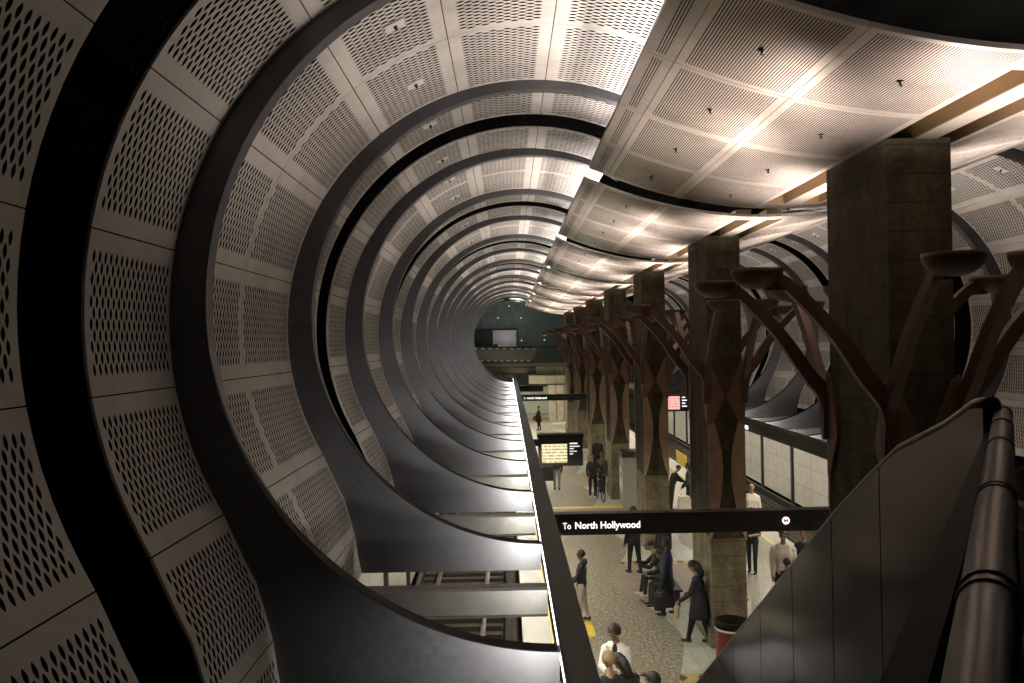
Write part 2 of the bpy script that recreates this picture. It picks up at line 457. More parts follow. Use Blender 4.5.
for mir, ks in ((False, range(1, 17)), (True, range(2, 15))):
    oc, ic = fin_curves(mir)
    for j, k in enumerate(ks):
        d = k + .85; y0 = d*S; y1 = y0 + FIN_T
        lab = 'dark grey ring fin of the %s, %s along from the viewer' % (VN[mir], ORD[j+1])
        grp = 'ring fins of the ' + VN[mir]
        def trim(par):
            q = MB(); N = 40; rim = []
            for i in range(N+1):
                a = math.radians(-8 + (-89+8)*i/N)
                for rr in (IR-1.5*min(1, i/14)-.12, IR+1.5):
                    x = IC[0]-rr*math.cos(a); z = IC[1]+rr*math.sin(a); rim.append(((2*CEN-x) if mir else x, z))
            vs = [(x*U, y0+.006, CZ+z*U) for x, z in rim] + [(x*U, y0+.012+(FIN_T)*min(1, (i//2+.3)/20), CZ+z*U) for i, (x, z) in enumerate(rim)]; B = len(rim)
            fs = []
            for i in range(N):
                a = 2*i; fs += [(a, a+1, a+3, a+2), (B+a, B+a+2, B+a+3, B+a+1), (a, a+2, B+a+2, B+a), (a+1, B+a+1, B+a+3, a+3)]
            q.add(vs, fs); loc_build(q, 'edge_trim', M_dark, par)
        if k <= 6:
            root = empty('ring_fin', (oc[40][0]*U, y0, CZ-3.1), lab, 'fin', grp)
            for a, b in CUTS:
                mb = MB(); cutfin(mb, oc, ic, a, b, y0, y1); loc_build(mb, 'plate', M_fin, root)
            mb = MB(); o2, i2 = [], []
            for p, q_ in zip(oc, ic):
                a_, b_ = Vector(p), Vector(q_); t_ = (b_-a_).normalized()*1.2; o2.append(tuple(a_+t_)); i2.append(tuple(b_-t_))
            fin_geo(mb, o2, i2, y0+.008, y1-.008); loc_build(mb, 'core', M_dark, root)  # dark core added to stop light leaking through the plate joints
            trim(root)
        else:
            mb = MB(); fin_geo(mb, oc, ic, y0, y1); o = tag(mb.build('ring_fin', M_fin), lab, 'fin', grp); trim(o)
# strut beams between the tongues
for mir, ks in ((False, range(1, 13)), (True, range(4, 9))):
    for j, k in enumerate(ks):
        d = k + 1.35; x0, x1 = -424, 84
        if mir: x0, x1 = 2*CEN-84, 2*CEN+424
        mb = MB(); y = d*S
        prof = [(y, -580), (y+.02, -574), (y+.20, -574), (y+.20, -644), (y+.03, -644), (y, -636)]
        vs = [(x0*U, yy, CZ+zz*U) for yy, zz in prof] + [(x1*U, yy, CZ+zz*U) for yy, zz in prof]
        n = len(prof); mb.add(vs, [tuple(range(n)), tuple(range(2*n-1, n-1, -1))] + [(i, (i+1)%n, (i+1)%n+n, i+n) for i in range(n)])
        tag(mb.build('strut_beam', M_strut), 'pale grey strut beam below the %s, %s along from the viewer' % (VN[mir], ORD[j+1]), 'beam', 'strut beams of the ' + VN[mir])

# ------------------------------------------------------------------ the setting
def struct(name, mb, mat, **k):
    o = mb.build(name, mat, **k); o['kind'] = 'structure'; return o
mb = MB()
L = [(-600, -1480), (-600, -700)] + [ppt(p, 150) for p in range(-40, 90, 5)]
R = [(2*CEN - x, z) for x, z in reversed(L)]
pl = L + [(CEN-300, PC[1]+PR+160), (CEN+300, PC[1]+PR+160)] + R
y0, y1 = -1.5, 18.2*S
def sheet(mb, pl, y0, y1, t):
    n = len(pl); vs = []
    for y in (y0, y1): vs += [(x*U, y, CZ+z*U) for x, z in pl]
    mb.add(vs, [(i, i+1, n+i+1, n+i) for i in range(n-1)])
i0 = 2
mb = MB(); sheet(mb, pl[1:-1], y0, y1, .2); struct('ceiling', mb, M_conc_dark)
ZB = -1460                                     # track bed level
mb = MB(); mb.box((45*U, -1.2, -.9), ((2*CEN-45)*U, 22*S, 0)); struct('floor', mb, M_floor)
mb = MB(); mb.box((-640*U, 0, CZ+ZB*U-.3), (45*U, 22*S, CZ+ZB*U)); struct('floor_track_left', mb, M_ballast)
mb = MB(); mb.box(((2*CEN-45)*U, 0, CZ+ZB*U-.3), ((2*CEN+640)*U, 22*S, CZ+ZB*U)); struct('floor_track_right', mb, M_ballast)
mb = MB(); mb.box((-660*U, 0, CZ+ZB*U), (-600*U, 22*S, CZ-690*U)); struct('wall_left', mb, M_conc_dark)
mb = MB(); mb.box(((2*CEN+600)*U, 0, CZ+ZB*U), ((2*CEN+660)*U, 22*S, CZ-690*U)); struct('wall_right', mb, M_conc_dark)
# rails and sleepers
for mir in (False, True):
    c = -296; c = 2*CEN - c if mir else c
    who = 'the far track' if mir else 'the near track'
    for sgn, w in ((-1, 'outer' ), (1, 'inner')):
        x = c*U + sgn*.72*(-1 if mir else 1); z = CZ+ZB*U+.12
        mb = MB(); mb.prism([(x-.065, z), (x+.065, z), (x+.065, z+.02), (x+.012, z+.035), (x+.012, z+.11), (x+.030, z+.12), (x+.030, z+.15), (x-.030, z+.15), (x-.030, z+.12), (x-.012, z+.11), (x-.012, z+.035), (x-.065, z+.02)], 6*S/4, 17*S)
        tag(mb.build('rail', M_rail), 'worn steel rail of %s, %s' % (who, 'beside the tiled wall' if w == 'outer' else 'beside the platform edge'), 'rail')
    if not mir:
        j = 0
        y = 3.6*S
        while y < 9.5*S:
            j += 1
            mb = MB(); mb.box((c*U-1.2, y, CZ+ZB*U), (c*U+1.2, y+.24, CZ+ZB*U+.12))
            o = mb.build('sleeper', M_sleeper)
            tag(o, 'dark timber sleeper under the near track rails', 'sleeper', 'sleepers of the near track'); y += .62
        x = 20*U
        mb = MB(); mb.box((c*U+1.28, 3*S, CZ+ZB*U+.02), (c*U+1.48, 16*S, CZ+ZB*U+.34)); tag(mb.build('third_rail_cover', M_dark), 'black third rail cover along the near track beside the platform', 'rail cover')
# tiled track walls between dark posts
for mir, ds in ((False, [3.6+k for k in range(6)]), (True, [6.5+k for k in range(10)])):
    who = 'beyond the far track' if mir else 'beyond the near track'
    sx = 1 if mir else -1
    xw = (2*CEN+600)*U if mir else -600*U
    for j, d in enumerate(ds):
        y0, y1 = d*S+.09, (d+1)*S-.09; z0, z1 = CZ-1385*U, CZ-712*U
        mb = MB(); x = xw - sx*.07
        um = mb.uv.setdefault('uv_m', []); 
        vs = []; 
        mb.box((min(x, xw-sx*.02), y0, z0), (max(x, xw-sx*.02), y1, z1))
        for p in mb.v: um.append(((p[1]-y0)/(y1-y0)*2, (p[2]-z0)/(z1-z0)*4))
        o = mb.build('tile_panel', M_tile)
        tag(o, 'cream tiled wall panel %s, %s along from the viewer' % (who, ORD[j+1]), 'wall panel', 'tile panels ' + who)
        mb = MB(); yy = d*S; xx = xw - sx*.16
        mb.box((min(xx, xw-sx*.02), yy-.085, CZ+ZB*U), (max(xx, xw-sx*.02), yy+.085, CZ-711*U)); o = mb.build('wall_post', M_black2)
        tag(o, 'dark steel post on the tiled wall %s, %s along from the viewer' % (who, ORD[j+1]), 'post', 'wall posts ' + who)['kind'] = 'thing'
    mb = MB(); xx = xw - sx*.22; mb.box((min(xx, xw), 3*S, CZ-710*U), (max(xx, xw), 17*S, CZ-680*U)); o = mb.build('trim_2' if mir else 'trim_1', M_black2); o['kind'] = 'structure'  # header added to cover tile tops that caught the strip light
    # cable duct along the foot of the wall
    xx = xw - sx*.30
    mb = MB(); xw2 = xw - sx*.17; mb.box((min(xx, xw2), 3*S, CZ-1455*U), (max(xx, xw2), 17*S, CZ-1400*U)); tag(mb.build('cable_duct', M_black2), 'black cable duct at the foot of the tiled wall ' + who, 'duct')

# edge girders hung over both platform edges, with lamp tubes
for mir in (False, True):
    def X(x): return (2*CEN - x)*U if mir else x*U
    name = 'over the far platform edge' if mir else 'over the near platform edge'
    ya, yb = .62*S, 17.*S
    root = empty('edge_girder', (X(118), ya, CZ-645*U), 'long black girder %s' % name, 'girder')
    mb = MB(); a, b = sorted((X(89), X(146.5))); mb.box((a, ya, CZ-645*U), (b, yb, CZ-566*U)); bevel(loc_build(mb, 'beam_body', M_black, root), .012)
    # tube on the track side, low on the web
    mb = MB(); a, b = sorted((X(87.4), X(88.8)))
    y = ya
    while y < yb - .1:
        y2 = min(y+2.0, yb); mb.box((a, y, CZ-587*U), (b, y2-.03, CZ-582*U)); y += 2.0
    loc_build(mb, 'lamp_strip', M_lamp, root)
    mb = MB(); a, b = sorted((X(108), X(134)))
    y = ya
    while y < yb - .1:
        y2 = min(y+2.0, yb); mb.box((a, y, CZ-646.4*U), (b, y2-.1, CZ-644.5*U)); y += 2.0
    loc_build(mb, 'soffit_lamp', M_lamp2, root)

# fill spots added along the girders to brighten each tongue and strut
def wash(x, y, z, tx, tz, ty, e):
    ld = bpy.data.lights.new('tongue_fill', 'SPOT'); ld.energy = e; ld.color = (1., .96, .90); ld.spot_size = math.radians(82); ld.spot_blend = 1.; ld.shadow_soft_size = .05
    o = bpy.data.objects.new('tongue_fill', ld); COL.objects.link(o); o.location = (x, y, z)
    o.rotation_euler = (Vector((tx, ty, tz))-Vector((x, y, z))).to_track_quat('-Z', 'Y').to_euler()
for mir in (False, True):
    for j in range(3, 30):
        if mir and not 8 <= j <= 19: continue
        d = .5*j + .35; y = d*S
        g = (lambda q: (2*CEN-q)*U) if mir else (lambda q: q*U)
        wash(g(84), y-1.45, CZ-592*U, g(-60), CZ-615*U, y, WASH if j % 2 else WASH*.35)
# ------------------------------------------------------------------ canopy over the columns
CC = 929.0
def cz_(x): return 434 + 3.55e-4*(x-CC)**2
def canopy_panel(root, x0, x1, y0, y1, mat, name='panel', th=9):
    mb = MB(); n = max(1, int((x1-x0)/34)); g = .7
    x0 += g; x1 -= g; y0 += .005; y1 -= .005
    xs = [x0+(x1-x0)*i/n for i in range(n+1)]
    arc = [0.]
    for a, b in zip(xs, xs[1:]): arc.append(arc[-1] + math.hypot(b-a, cz_(b)-cz_(a))*U)
    hv = arc[-1]/2; hu = (y1-y0)/2; um, uh, vs = [], [], []
    for i, x in enumerate(xs):
        vs += [(x*U, y0, CZ+cz_(x)*U), (x*U, y1, CZ+cz_(x)*U)]; um += [(-hu, arc[i]-hv), (hu, arc[i]-hv)]; uh += [(hu, hv)]*2
    mb.add(vs, [(2*i, 2*i+2, 2*i+3, 2*i+1) for i in range(n)], 0, True)
    for yy in (y0, y1):
        f = []
        for x in xs: f += [(x*U, yy, CZ+cz_(x)*U), (x*U, yy, CZ+(cz_(x)+th)*U)]; um += [(9, 9)]*2; uh += [(1, 1)]*2
        mb.add(f, [(2*i, 2*i+1, 2*i+3, 2*i+2) for i in range(n)])
    for x in (xs[0], xs[-1]):
        mb.add([(x*U, y0, CZ+cz_(x)*U), (x*U, y1, CZ+cz_(x)*U), (x*U, y1, CZ+(cz_(x)+th)*U), (x*U, y0, CZ+(cz_(x)+th)*U)], [(0, 1, 2, 3)]); um += [(9, 9)]*4; uh += [(1, 1)]*4
    mb.uv = {'uv_m': um, 'uv_half': uh}
    return loc_build(mb, name, mat, root)
XC = [284, 344, 572, 843]
XR = [2*CC - x for x in reversed(XC)]
for m in range(0, 8):
    d0, d1 = 1.545 + 2*(m-1) if m else -.2, 3.34 + 2*(m-1)
    if m == 0: d0, d1 = .35, 1.34
    ya, yb = d0*S, d1*S; nseg = 4 if m else 2
    root = empty('canopy_section', (CC*U, ya, CZ+434*U), 'curved ribbed metal canopy section above the columns, %s along from the viewer' % ORD[m+1], 'ceiling canopy', 'canopy sections')
    for i in range(nseg):
        y0, y1 = ya+(yb-ya)*i/nseg, ya+(yb-ya)*(i+1)/nseg
        for xs in (XC, XR):
            for a, b in zip(xs, xs[1:]): canopy_panel(root, a, b, y0, y1, M_canopy)
    for xa, xb in ((295, 840), (2*CC-840, 2*CC-295)):
        q = MB(); xs = [xa+(xb-xa)*i/14 for i in range(15)]
        q.add([(x*U, y, CZ+(cz_(x)+7)*U) for x in xs for y in (ya+.01, yb-.01)], [(2*i, 2*i+2, 2*i+3, 2*i+1) for i in range(14)]); loc_build(q, 'backing', M_conc_dark, root)  # unseen opaque sheet added to block lamp light through the slots
    for xa, xb in ((330, 339), (2*CC-339, 2*CC-330)):      # lamp tubes lying on top of both edges, lighting the vault crowns
        q = MB(); y = ya+.9; zz = CZ+(cz_(335)+27)*U
        while y < yb-1.1:
            y2 = min(y+1.5, yb-.9); q.box((xa*U, y, zz+.012), (xb*U, y2-.04, zz+.03)); y += 1.5
        loc_build(q, 'cove_lamp', M_cove, root)
    # centre: two long troughs with a plain band between, closed ends
    ea, eb = ya+.45, yb-.5
    canopy_panel(root, 902, 956, ya, yb, M_canopy_plain, 'centre_band')
    for a, b in ((843, 902), (956, 1015)):
        canopy_panel(root, a, b, ya, ea, M_canopy_plain, 'end_plate'); canopy_panel(root, a, b, eb, yb, M_canopy_plain, 'end_plate')
        mb = MB(); z0, z1 = CZ+cz_(CC-60)*U+.003, CZ+(434+40)*U
        x0, x1 = (a+1)*U, (b-1)*U
        vs = [(x0, ea, z0), (x1, ea, z0), (x1, eb, z0), (x0, eb, z0), (x0, ea, z1), (x1, ea, z1), (x1, eb, z1), (x0, eb, z1)]
        mb.add(vs, [(4, 5, 6, 7), (0, 1, 5, 4), (1, 2, 6, 5), (2, 3, 7, 6), (3, 0, 4, 7)])
        loc_build(mb, 'light_trough', M_trough, root)
    if m <= 3:
        for i in range(nseg):
            y = ya+(yb-ya)*(i+.5)/nseg
            for jx, x in enumerate((460, 705)):
                if m > 1 and jx: continue
                c = Vector((x*U, y, CZ+cz_(x)*U))
                r2 = empty('canopy_sprinkler', c, 'small sprinkler under canopy section %s, %s panel along, %s file' % (ORD[m+1], ORD[i+1], ORD[jx+1]), 'sprinkler', 'sprinklers under the canopy')
                q = MB(); q.lathe([(.0, .002), (.032, .0), (.03, -.008), (.0, -.01)], c, 12); loc_build(q, 'rose', M_pipe, r2)
                q = MB(); q.tube([c+Vector((0,0,-.006)), c+Vector((0,0,-.04))], .009, 8); q.tube([c+Vector((0,0,-.04)), c+Vector((0,0,-.045))], .018, 8); loc_build(q, 'nozzle', M_black, r2)

# ------------------------------------------------------------------ columns and their branching lamp brackets
CX0, CX1 = 842*U, 984*U; CDEP = .41*S
ZTOP = CZ + 436*U
arm_pts = [(-.01, -1.30), (.0, -.95), (.05, -.70), (.25, -.44), (.53, -.02), (.82, .32), (1.08, .575), (1.22, .67)]
arm_w = [.06, .15, .18, .175, .155, .14, .125, .10]
def smooth_pts(p, w, n=4):
    q, qw = [], []
    for i in range(len(p)-1):
        p0, p1, p2, p3 = p[max(i-1,0)], p[i], p[i+1], p[min(i+2,len(p)-1)]
        for k in range(n):
            t = k/n
            f = lambda a, b, c, d: .5*(2*b+(c-a)*t+(2*a-5*b+4*c-d)*t*t+(-a+3*b-3*c+d)*t**3)
            q.append((f(p0[0],p1[0],p2[0],p3[0]), f(p0[1],p1[1],p2[1],p3[1]))); qw.append(w[i]+(w[i+1]-w[i])*t)
    q.append(p[-1]); qw.append(w[-1]); return q, qw
AP, AW = smooth_pts(arm_pts, arm_w)
def bowl_prof(R, h, t):
    pr = []
    for i in range(9):
        a = PI/2*i/8; pr.append((R*math.sin(a)**.8 if i else .001, -h*math.cos(a)))
    pr += [(R-t, 0)] + [((R-t)*math.sin(PI/2*i/8)**.8 if i else .001, -(h-t)*math.cos(PI/2*i/8)) for i in range(7, -1, -1)]
    return pr
LAMPS = []; VFILLS = []
XA = Vector((1,0,0)); YA = Vector((0,1,0)); ZA = Vector((0,0,1))
def bracket(cx, cy, sx, sy, label, grp):
    c = Vector((cx, cy, CZ))
    root = empty('lamp_bracket', (cx, cy, CZ-3.94), label, 'lamp bracket', grp)
    ox, oy = XA*sx, YA*sy
    # leaf plates lying on the two faces that meet at this corner
    up = [(-.03, -.42), (.05, -.50), (.2, -.86), (.325, -1.19), (.2, -1.45), (.09, -1.69), (-.03, -1.74)]
    lo = [(-.03, -1.60), (.09, -1.64), (.17, -1.95), (.235, -2.25), (.262, -2.58), (.25, -2.95), (.19, -3.35), (.10, -3.8), (.0, -4.08), (-.03, -4.06)]
    q = MB(); q.plate(up, c+oy*.004, -ox, ZA, oy, .045); loc_build(q, 'leaf_plate', M_leaf, root)
    q = MB(); q.plate(up, c+ox*.004, -oy, ZA, ox, .045); loc_build(q, 'leaf_plate', M_leaf, root)
    q = MB(); q.plate(lo, c+oy*.004, -ox, ZA, oy, .035); loc_build(q, 'lower_blade', M_rust_dark, root)
    for dirv, side in ((ox, YA), (oy, XA)):
        off = (oy if dirv is ox else ox)*.05
        pts = [c + off + dirv*(.03+a) + ZA*b for a, b in AP]
        q = MB(); q.bar(pts, AW, .11, side); loc_build(q, 'arm', M_rust, root)
        bc = c + off + dirv*1.43 + ZA*.75
        q = MB(); q.lathe(bowl_prof(.275, .215, .014), bc, 24); ob = loc_build(q, 'lamp_bowl', M_rust, root)
        q = MB(); q.bar([c+off+dirv*1.08+ZA*.58, c+off+dirv*1.34+ZA*.57], [.14, .10], .09, side); loc_build(q, 'bowl_bracket', M_rust, root)
        LAMPS.append(bc + ZA*(-.03))
        if dirv is ox: VFILLS.append((bc + ZA*(-.02), sx))
for k in range(7):
    d = 2.2 + 2*k; y0 = d*S; y1 = y0 + CDEP
    root = empty('column', ((CX0+CX1)/2, (y0+y1)/2, 0), 'tall rectangular concrete column, %s along from the viewer' % ORD[k+1], 'column', 'platform columns', kind='thing')
    q = MB(); q.box((CX0, y0, .4), (CX1, y1, ZTOP)); loc_build(q, 'shaft', M_conc, root)
    q = MB(); q.box((CX0-.018, y0-.018, .4), (CX1+.018, y1+.018, 2.23)); bevel(loc_build(q, 'base_cladding', M_conc_base, root), .012)
    q = MB(); q.box((CX0-.06, y0-.08, 0), (CX1+.06, y1+.08, .42)); bevel(loc_build(q, 'plinth', M_conc_base, root), .02)
    if k > 6: continue
    for cx, sx, wx in ((CX0, -1, 'on the open vault side'), (CX1, 1, 'on the far track side')):
        for cy, sy, wy in ((y0, -1, 'front corner'), (y1, 1, 'back corner')):
            if k >= 3 and sx > 0 and sy > 0: continue
            bracket(cx, cy, sx, sy, 'rust-brown branching lamp bracket, %s %s, %s column along' % (wy, wx, ORD[k+1]), 'branching lamp brackets')
for i, p in enumerate(LAMPS):
    ld = bpy.data.lights.new('uplight', 'SPOT'); ld.energy = 400; ld.spot_size = math.radians(106); ld.spot_blend = .9; ld.color = (1., .88, .80); ld.shadow_soft_size = .07
    lo = bpy.data.objects.new('uplight', ld); lo.location = p; lo.rotation_euler = (PI, 0, 0); COL.objects.link(lo)

for p, sx in VFILLS:                      # fill spot added in the outer bowls to brighten the vault
    ld = bpy.data.lights.new('vault_fill', 'SPOT'); ld.energy = 215; ld.spot_size = math.radians(92); ld.spot_blend = .9; ld.color = (1., .89, .81); ld.shadow_soft_size = .06
    lo = bpy.data.objects.new('vault_fill', ld); COL.objects.link(lo); lo.location = p
    lo.rotation_euler = Vector((sx*1., -.15, .72)).to_track_quat('-Z', 'Y').to_euler()
# ------------------------------------------------------------------ signs and displays
def text_mesh(body, size, bold=0.):
    cu = bpy.data.curves.new('t', 'FONT'); cu.body = body; cu.size = size; cu.offset = bold; cu.extrude = .004; cu.resolution_u = 3
    o = bpy.data.objects.new('t', cu); COL.objects.link(o)
    dg = bpy.context.evaluated_depsgraph_get(); me = bpy.data.meshes.new_from_object(o.evaluated_get(dg))
    bpy.data.objects.remove(o); return me
def put_text(body, width, height, loc, root, name, mat, bold=0.):
    me = text_mesh(body, 1., bold)
    xs = [v.co.x for v in me.vertices]; ys = [v.co.y for v in me.vertices]
    sx = width/(max(xs)-min(xs)); sy = height/(max(ys)-min(ys)); x0, yb = min(xs), min(ys)
    for v in me.vertices:
        x, y, z = v.co; v.co = ((x-x0)*sx, -z, (y-yb)*sy)
    me.materials.clear(); me.materials.append(mat); me.update()
    o = bpy.data.objects.new(name, me); COL.objects.link(o); o.parent = root; o.location = Vector(loc)-root.location; return o
def sign_bar(d, x0, x1, label, text=True, logo=False, h=(-583, -655)):
    y = d*S; root = empty('sign_bar', W((x0+x1)/2, d, h[1]), label, 'sign')
    q = MB(); q.box((x0*U, y, CZ+h[1]*U), (x1*U, y+.25, CZ+h[0]*U)); bevel(loc_build(q, 'housing', M_black2, root), .008)
    for xx in (590, 690, 1010):
        if xx < x1: q = MB(); q.box((xx*U, y-.004, CZ+h[1]*U), (xx*U+.012, y+.004, CZ+h[0]*U)); loc_build(q, 'joint', M_black, root)
    if text:
        zb = -636*U+CZ
        put_text('To', .135, .105, (178*U, y-.002, zb+.012), root, 'lettering', M_text, .0)
        put_text('North Hollywood', 1.08, .150, (220*U, y-.002, zb-.022), root, 'lettering', M_text, .016)
    if logo:
        c = Vector((936*U, y-.004, CZ-618*U))
        q = MB(); 
        q.tube([c, c+Vector((0,-.012,0))], .062, 24, smooth=False); loc_build(q, 'logo_disc', glow('logo lamp', (1., .78, .72), 1.6), root)
        q = MB(); n = 24
        a = [c+Vector((math.cos(2*PI*i/n)*.066, -.012, math.sin(2*PI*i/n)*.066)) for i in range(n)]; b = [c+Vector((math.cos(2*PI*i/n)*.078, -.012, math.sin(2*PI*i/n)*.078)) for i in range(n)]
        q.add(a+b, [(i, (i+1)%n, n+(i+1)%n, n+i) for i in range(n)]); loc_build(q, 'logo_ring', plain('logo ring', (.25, .05, .04), .4), root)
        put_text('M', .07, .06, (936*U-.035, y-.018, CZ-618*U-.03), root, 'logo_letter', plain('logo letter', (.28, .22, .2), .4), .01)
    return root
sign_bar(3.4, 149, 1677, 'black overhead sign bar reading To North Hollywood in lit letters', logo=True)
sign_bar(11.4, 149, 1677, 'distant black sign bar with lit white lettering near the bridge')
sign_bar(13.5, 149, 480, 'short dark bar above the distant lit sign', text=False, h=(-566, -650))
# hanging departures display
def stripes(name, bg, fg, e, sc):
    n = NT(name); P = n.pos(); M = n.math; sp = n.n('ShaderNodeSeparateXYZ'); n.link(P, sp.inputs[0])
    row = M('FRACT', M('DIVIDE', sp.outputs[2], sc)); nz = n.noise(1., 2, n.scaled(P, (14, 1, 5)))
    f = M('MULTIPLY', M('LESS_THAN', M('ABSOLUTE', M('SUBTRACT', row, .5)), .22), M('GREATER_THAN', nz, .44))
    em = n.n('ShaderNodeEmission'); n.link(n.mix(f, C4(bg), C4(fg)), em.inputs[0]); em.inputs[1].default_value = e
    return n.done(em.outputs[0])
d = 6.2
root = empty('display_board', W(318, d, -765), 'hanging black train information board with a pale yellow screen and white text lines', 'information board')
q = MB(); q.box((182*U, d*S, CZ-763*U), (458*U, d*S+.45, CZ-572*U)); bevel(loc_build(q, 'housing', M_black2, root), .015)
q = MB(); q.box((176*U, d*S-.03, CZ-584*U), (464*U, d*S+.48, CZ-566*U)); loc_build(q, 'top_cap', M_black, root)
q = MB(); q.box((203*U, d*S-.012, CZ-742*U), (360*U, d*S-.002, CZ-626*U)); loc_build(q, 'screen', stripes('timetable screen', (.85, .77, .48), (.42, .34, .16), 1.0, .095), root)
for zz, x0, x1, hh in ((-628, 376, 424, 8), (-645, 376, 438, 6), (-659, 376, 402, 6), (-675, 376, 420, 5), (-692, 376, 396, 7)):
    q = MB(); q.box((x0*U, d*S-.008, CZ+zz*U), (x1*U, d*S-.001, CZ+(zz+hh)*U)); loc_build(q, 'text_line', glow('board text', (.95, .95, .9), .9), root)
q = MB(); q.box((148*U, d*S+.12, CZ-640*U), (183*U, d*S+.34, CZ-600*U)); loc_build(q, 'hanger', M_black, root)
# the same board over the far platform edge
d = 9.0
a = at(668, 395, d); b = at(696, 411, d)
root = empty('display_board', (a.x/2+b.x/2, a.y, b.z), 'black train information board with a pink screen over the far platform edge', 'information board')
q = MB(); q.box((a.x-.05, a.y, b.z), (b.x+.25, a.y+.4, a.z)); bevel(loc_build(q, 'housing', M_black2, root), .015)
q = MB(); q.box((a.x, a.y-.012, b.z+.08), (a.x+(b.x-a.x)*.42, a.y-.002, a.z-.06)); loc_build(q, 'screen', stripes('pink screen', (.85, .42, .38), (.6, .25, .22), 1.1, .12), root)
for i in range(4):
    z = a.z-.14-.13*i; q = MB(); q.box((a.x+(b.x-a.x)*.50, a.y-.008, z), (a.x+(b.x-a.x)*(.62+.06*(i%2)), a.y-.001, z+.05)); loc_build(q, 'text_line', glow('board text', (.95, .95, .9), 1.), root)
# small lit name plate on the far girder
a = at(747, 426, 7.0)
xg = (2*CEN-150)*U; 
root = empty('lit_name_plate', (xg-.02, 7.15*S, CZ-628*U), 'small lit white lettering strip on the far girder above the tiled wall', 'sign')
for i, (y, w) in enumerate(((0, .18), (.22, .30), (.56, .16), (.76, .34))):
    q = MB(); q.box((xg-.012, 7.0*S+y, CZ-632*U), (xg-.002, 7.0*S+y+w, CZ-606*U)); loc_build(q, 'lettering', M_text, root)

# ------------------------------------------------------------------ far end: bridge, end wall
dE = 17.6
mb = MB(); p = at(512, 344, dE)
mb.box((-660*U, 18.1*S, CZ-1460*U), ((2*CEN+660)*U, 18.1*S+.3, CZ+900*U)); struct('wall_back', mb, M_conc_end)
dB = 17.0
def pb(x0, y0, x1, y1, d, t, mat, name, root, dy=0):
    a = at(x0, y1, d); b = at(x1, y0, d); q = MB(); q.box((a.x, a.y+dy, a.z), (b.x, a.y+dy+t, b.z)); return loc_build(q, name, mat, root)
M_beige = plain('beige cladding', (.34, .30, .21), .6)
M_brown = plain('brown fascia', (.10, .08, .05), .6)
bc = at(530, 365, dB)
root = empty('footbridge', (bc.x, bc.y, bc.z), 'dark footbridge across the far end of the hall with railing', 'bridge')
pb(468, 361.5, 640, 367.5, dB, 2.2, M_brown, 'deck', root)
pb(472, 367.5, 536, 374, dB, .3, plain('lattice fascia', (.13, .11, .08), .7, 0, .5, 18), 'fascia', root)
for i, x in enumerate((536, 545, 555, 565)): pb(x, 366.5, x+8.7, 374, dB, .3, M_beige, 'fascia_panel', root, -.1)
for x in (544, 554, 564, 574, 584, 600): pb(x, 346.5, x+.8, 362, dB, .06, M_black, 'post', root)
pb(474, 346.3, 640, 347.2, dB, .06, M_black, 'handrail', root); pb(536, 358.2, 640, 359, dB, .05, M_black, 'lower_rail', root)
# sloping dark banner panel along the bridge
a = [at(474, 349.5, dB), at(537, 349, dB), at(533, 360, dB), at(474, 360.5, dB)]
q = MB(); q.add([p+Vector((0,-.25,0)) for p in a]+[p+Vector((0,-.19,0)) for p in a], [(0,1,2,3),(7,6,5,4),(0,4,5,1),(1,5,6,2),(2,6,7,3),(3,7,4,0)]); loc_build(q, 'parapet', plain('parapet panel', (.055, .052, .03), .5), root)
for i in range(9):
    pb(474+7.2*i, 348.2, 477.5+7.2*i, 349.1, dB, .03, plain('pale stud', (.4, .38, .34), .5), 'stud', root, -.3)
    pb(474+6.6*i, 360.3, 477.2+6.6*i, 361.3, dB, .03, plain('pale stud', (.45, .42, .38), .5), 'stud', root, -.3)
# lower wall below the bridge and side bits
o = empty('service_cabin', at(545, 384, 16.6), 'beige panelled box hung below the footbridge', 'cabin')
for i in range(4): pb(529+9.1*i, 375.5, 537.7+9.1*i, 384, 16.6, 1.2, M_beige, 'cladding_panel', o)
pb(528.5, 374.5, 566, 375.5, 16.6, 1.2, M_brown, 'head_rail', o)
# opening above the bridge: its shade is a flat dark slab behind a pale backdrop
o = empty('doorway', at(495, 346, 17.95), 'dark portal above the footbridge with a pale lit wall inside', 'portal', kind='thing')
pb(466, 328, 518, 347, 18.02, .25, plain('portal void', (.012, .012, .011), .8), 'portal_dark', o)
pb(493, 330, 517, 347, 17.98, .1, plain('portal wall', (.30, .27, .285), .7), 'inner_wall', o)
pb(516.5, 328.5, 518, 347, 17.93, .2, M_black, 'post', o)
pb(494, 344.2, 497.5, 347.2, 17.9, .2, M_black, 'box', o)
for i, (x, y) in enumerate(((498, 318), (521, 318), (521.5, 340.5), (544.5, 340), (509, 306))):
    c = at(x, y, 18.05); q = MB(); q.ball(c, .075); tag(q.build('wall_lamp', glow('wall lamp', (.9, 1., .95), .35)), 'tiny round pale lamp on the end wall, %s in reading order' % ORD[i+1], 'lamp', 'end wall lamps')
for i, y in enumerate((292, 299.5)):
    a = at(503.5, y+1.5, 15.2-i*0.0); q = MB(); q.box((a.x, a.y, a.z), (a.x+.45, a.y+.3, a.z+.26)); bevel(q.build('ceiling_speaker', M_black), .02)
    tag(bpy.data.objects[[o.name for o in bpy.data.objects if o.name.startswith('ceiling_speaker')][-1]], 'small black speaker box hung under the far crown, %s one' % ('upper', 'lower')[i], 'speaker')
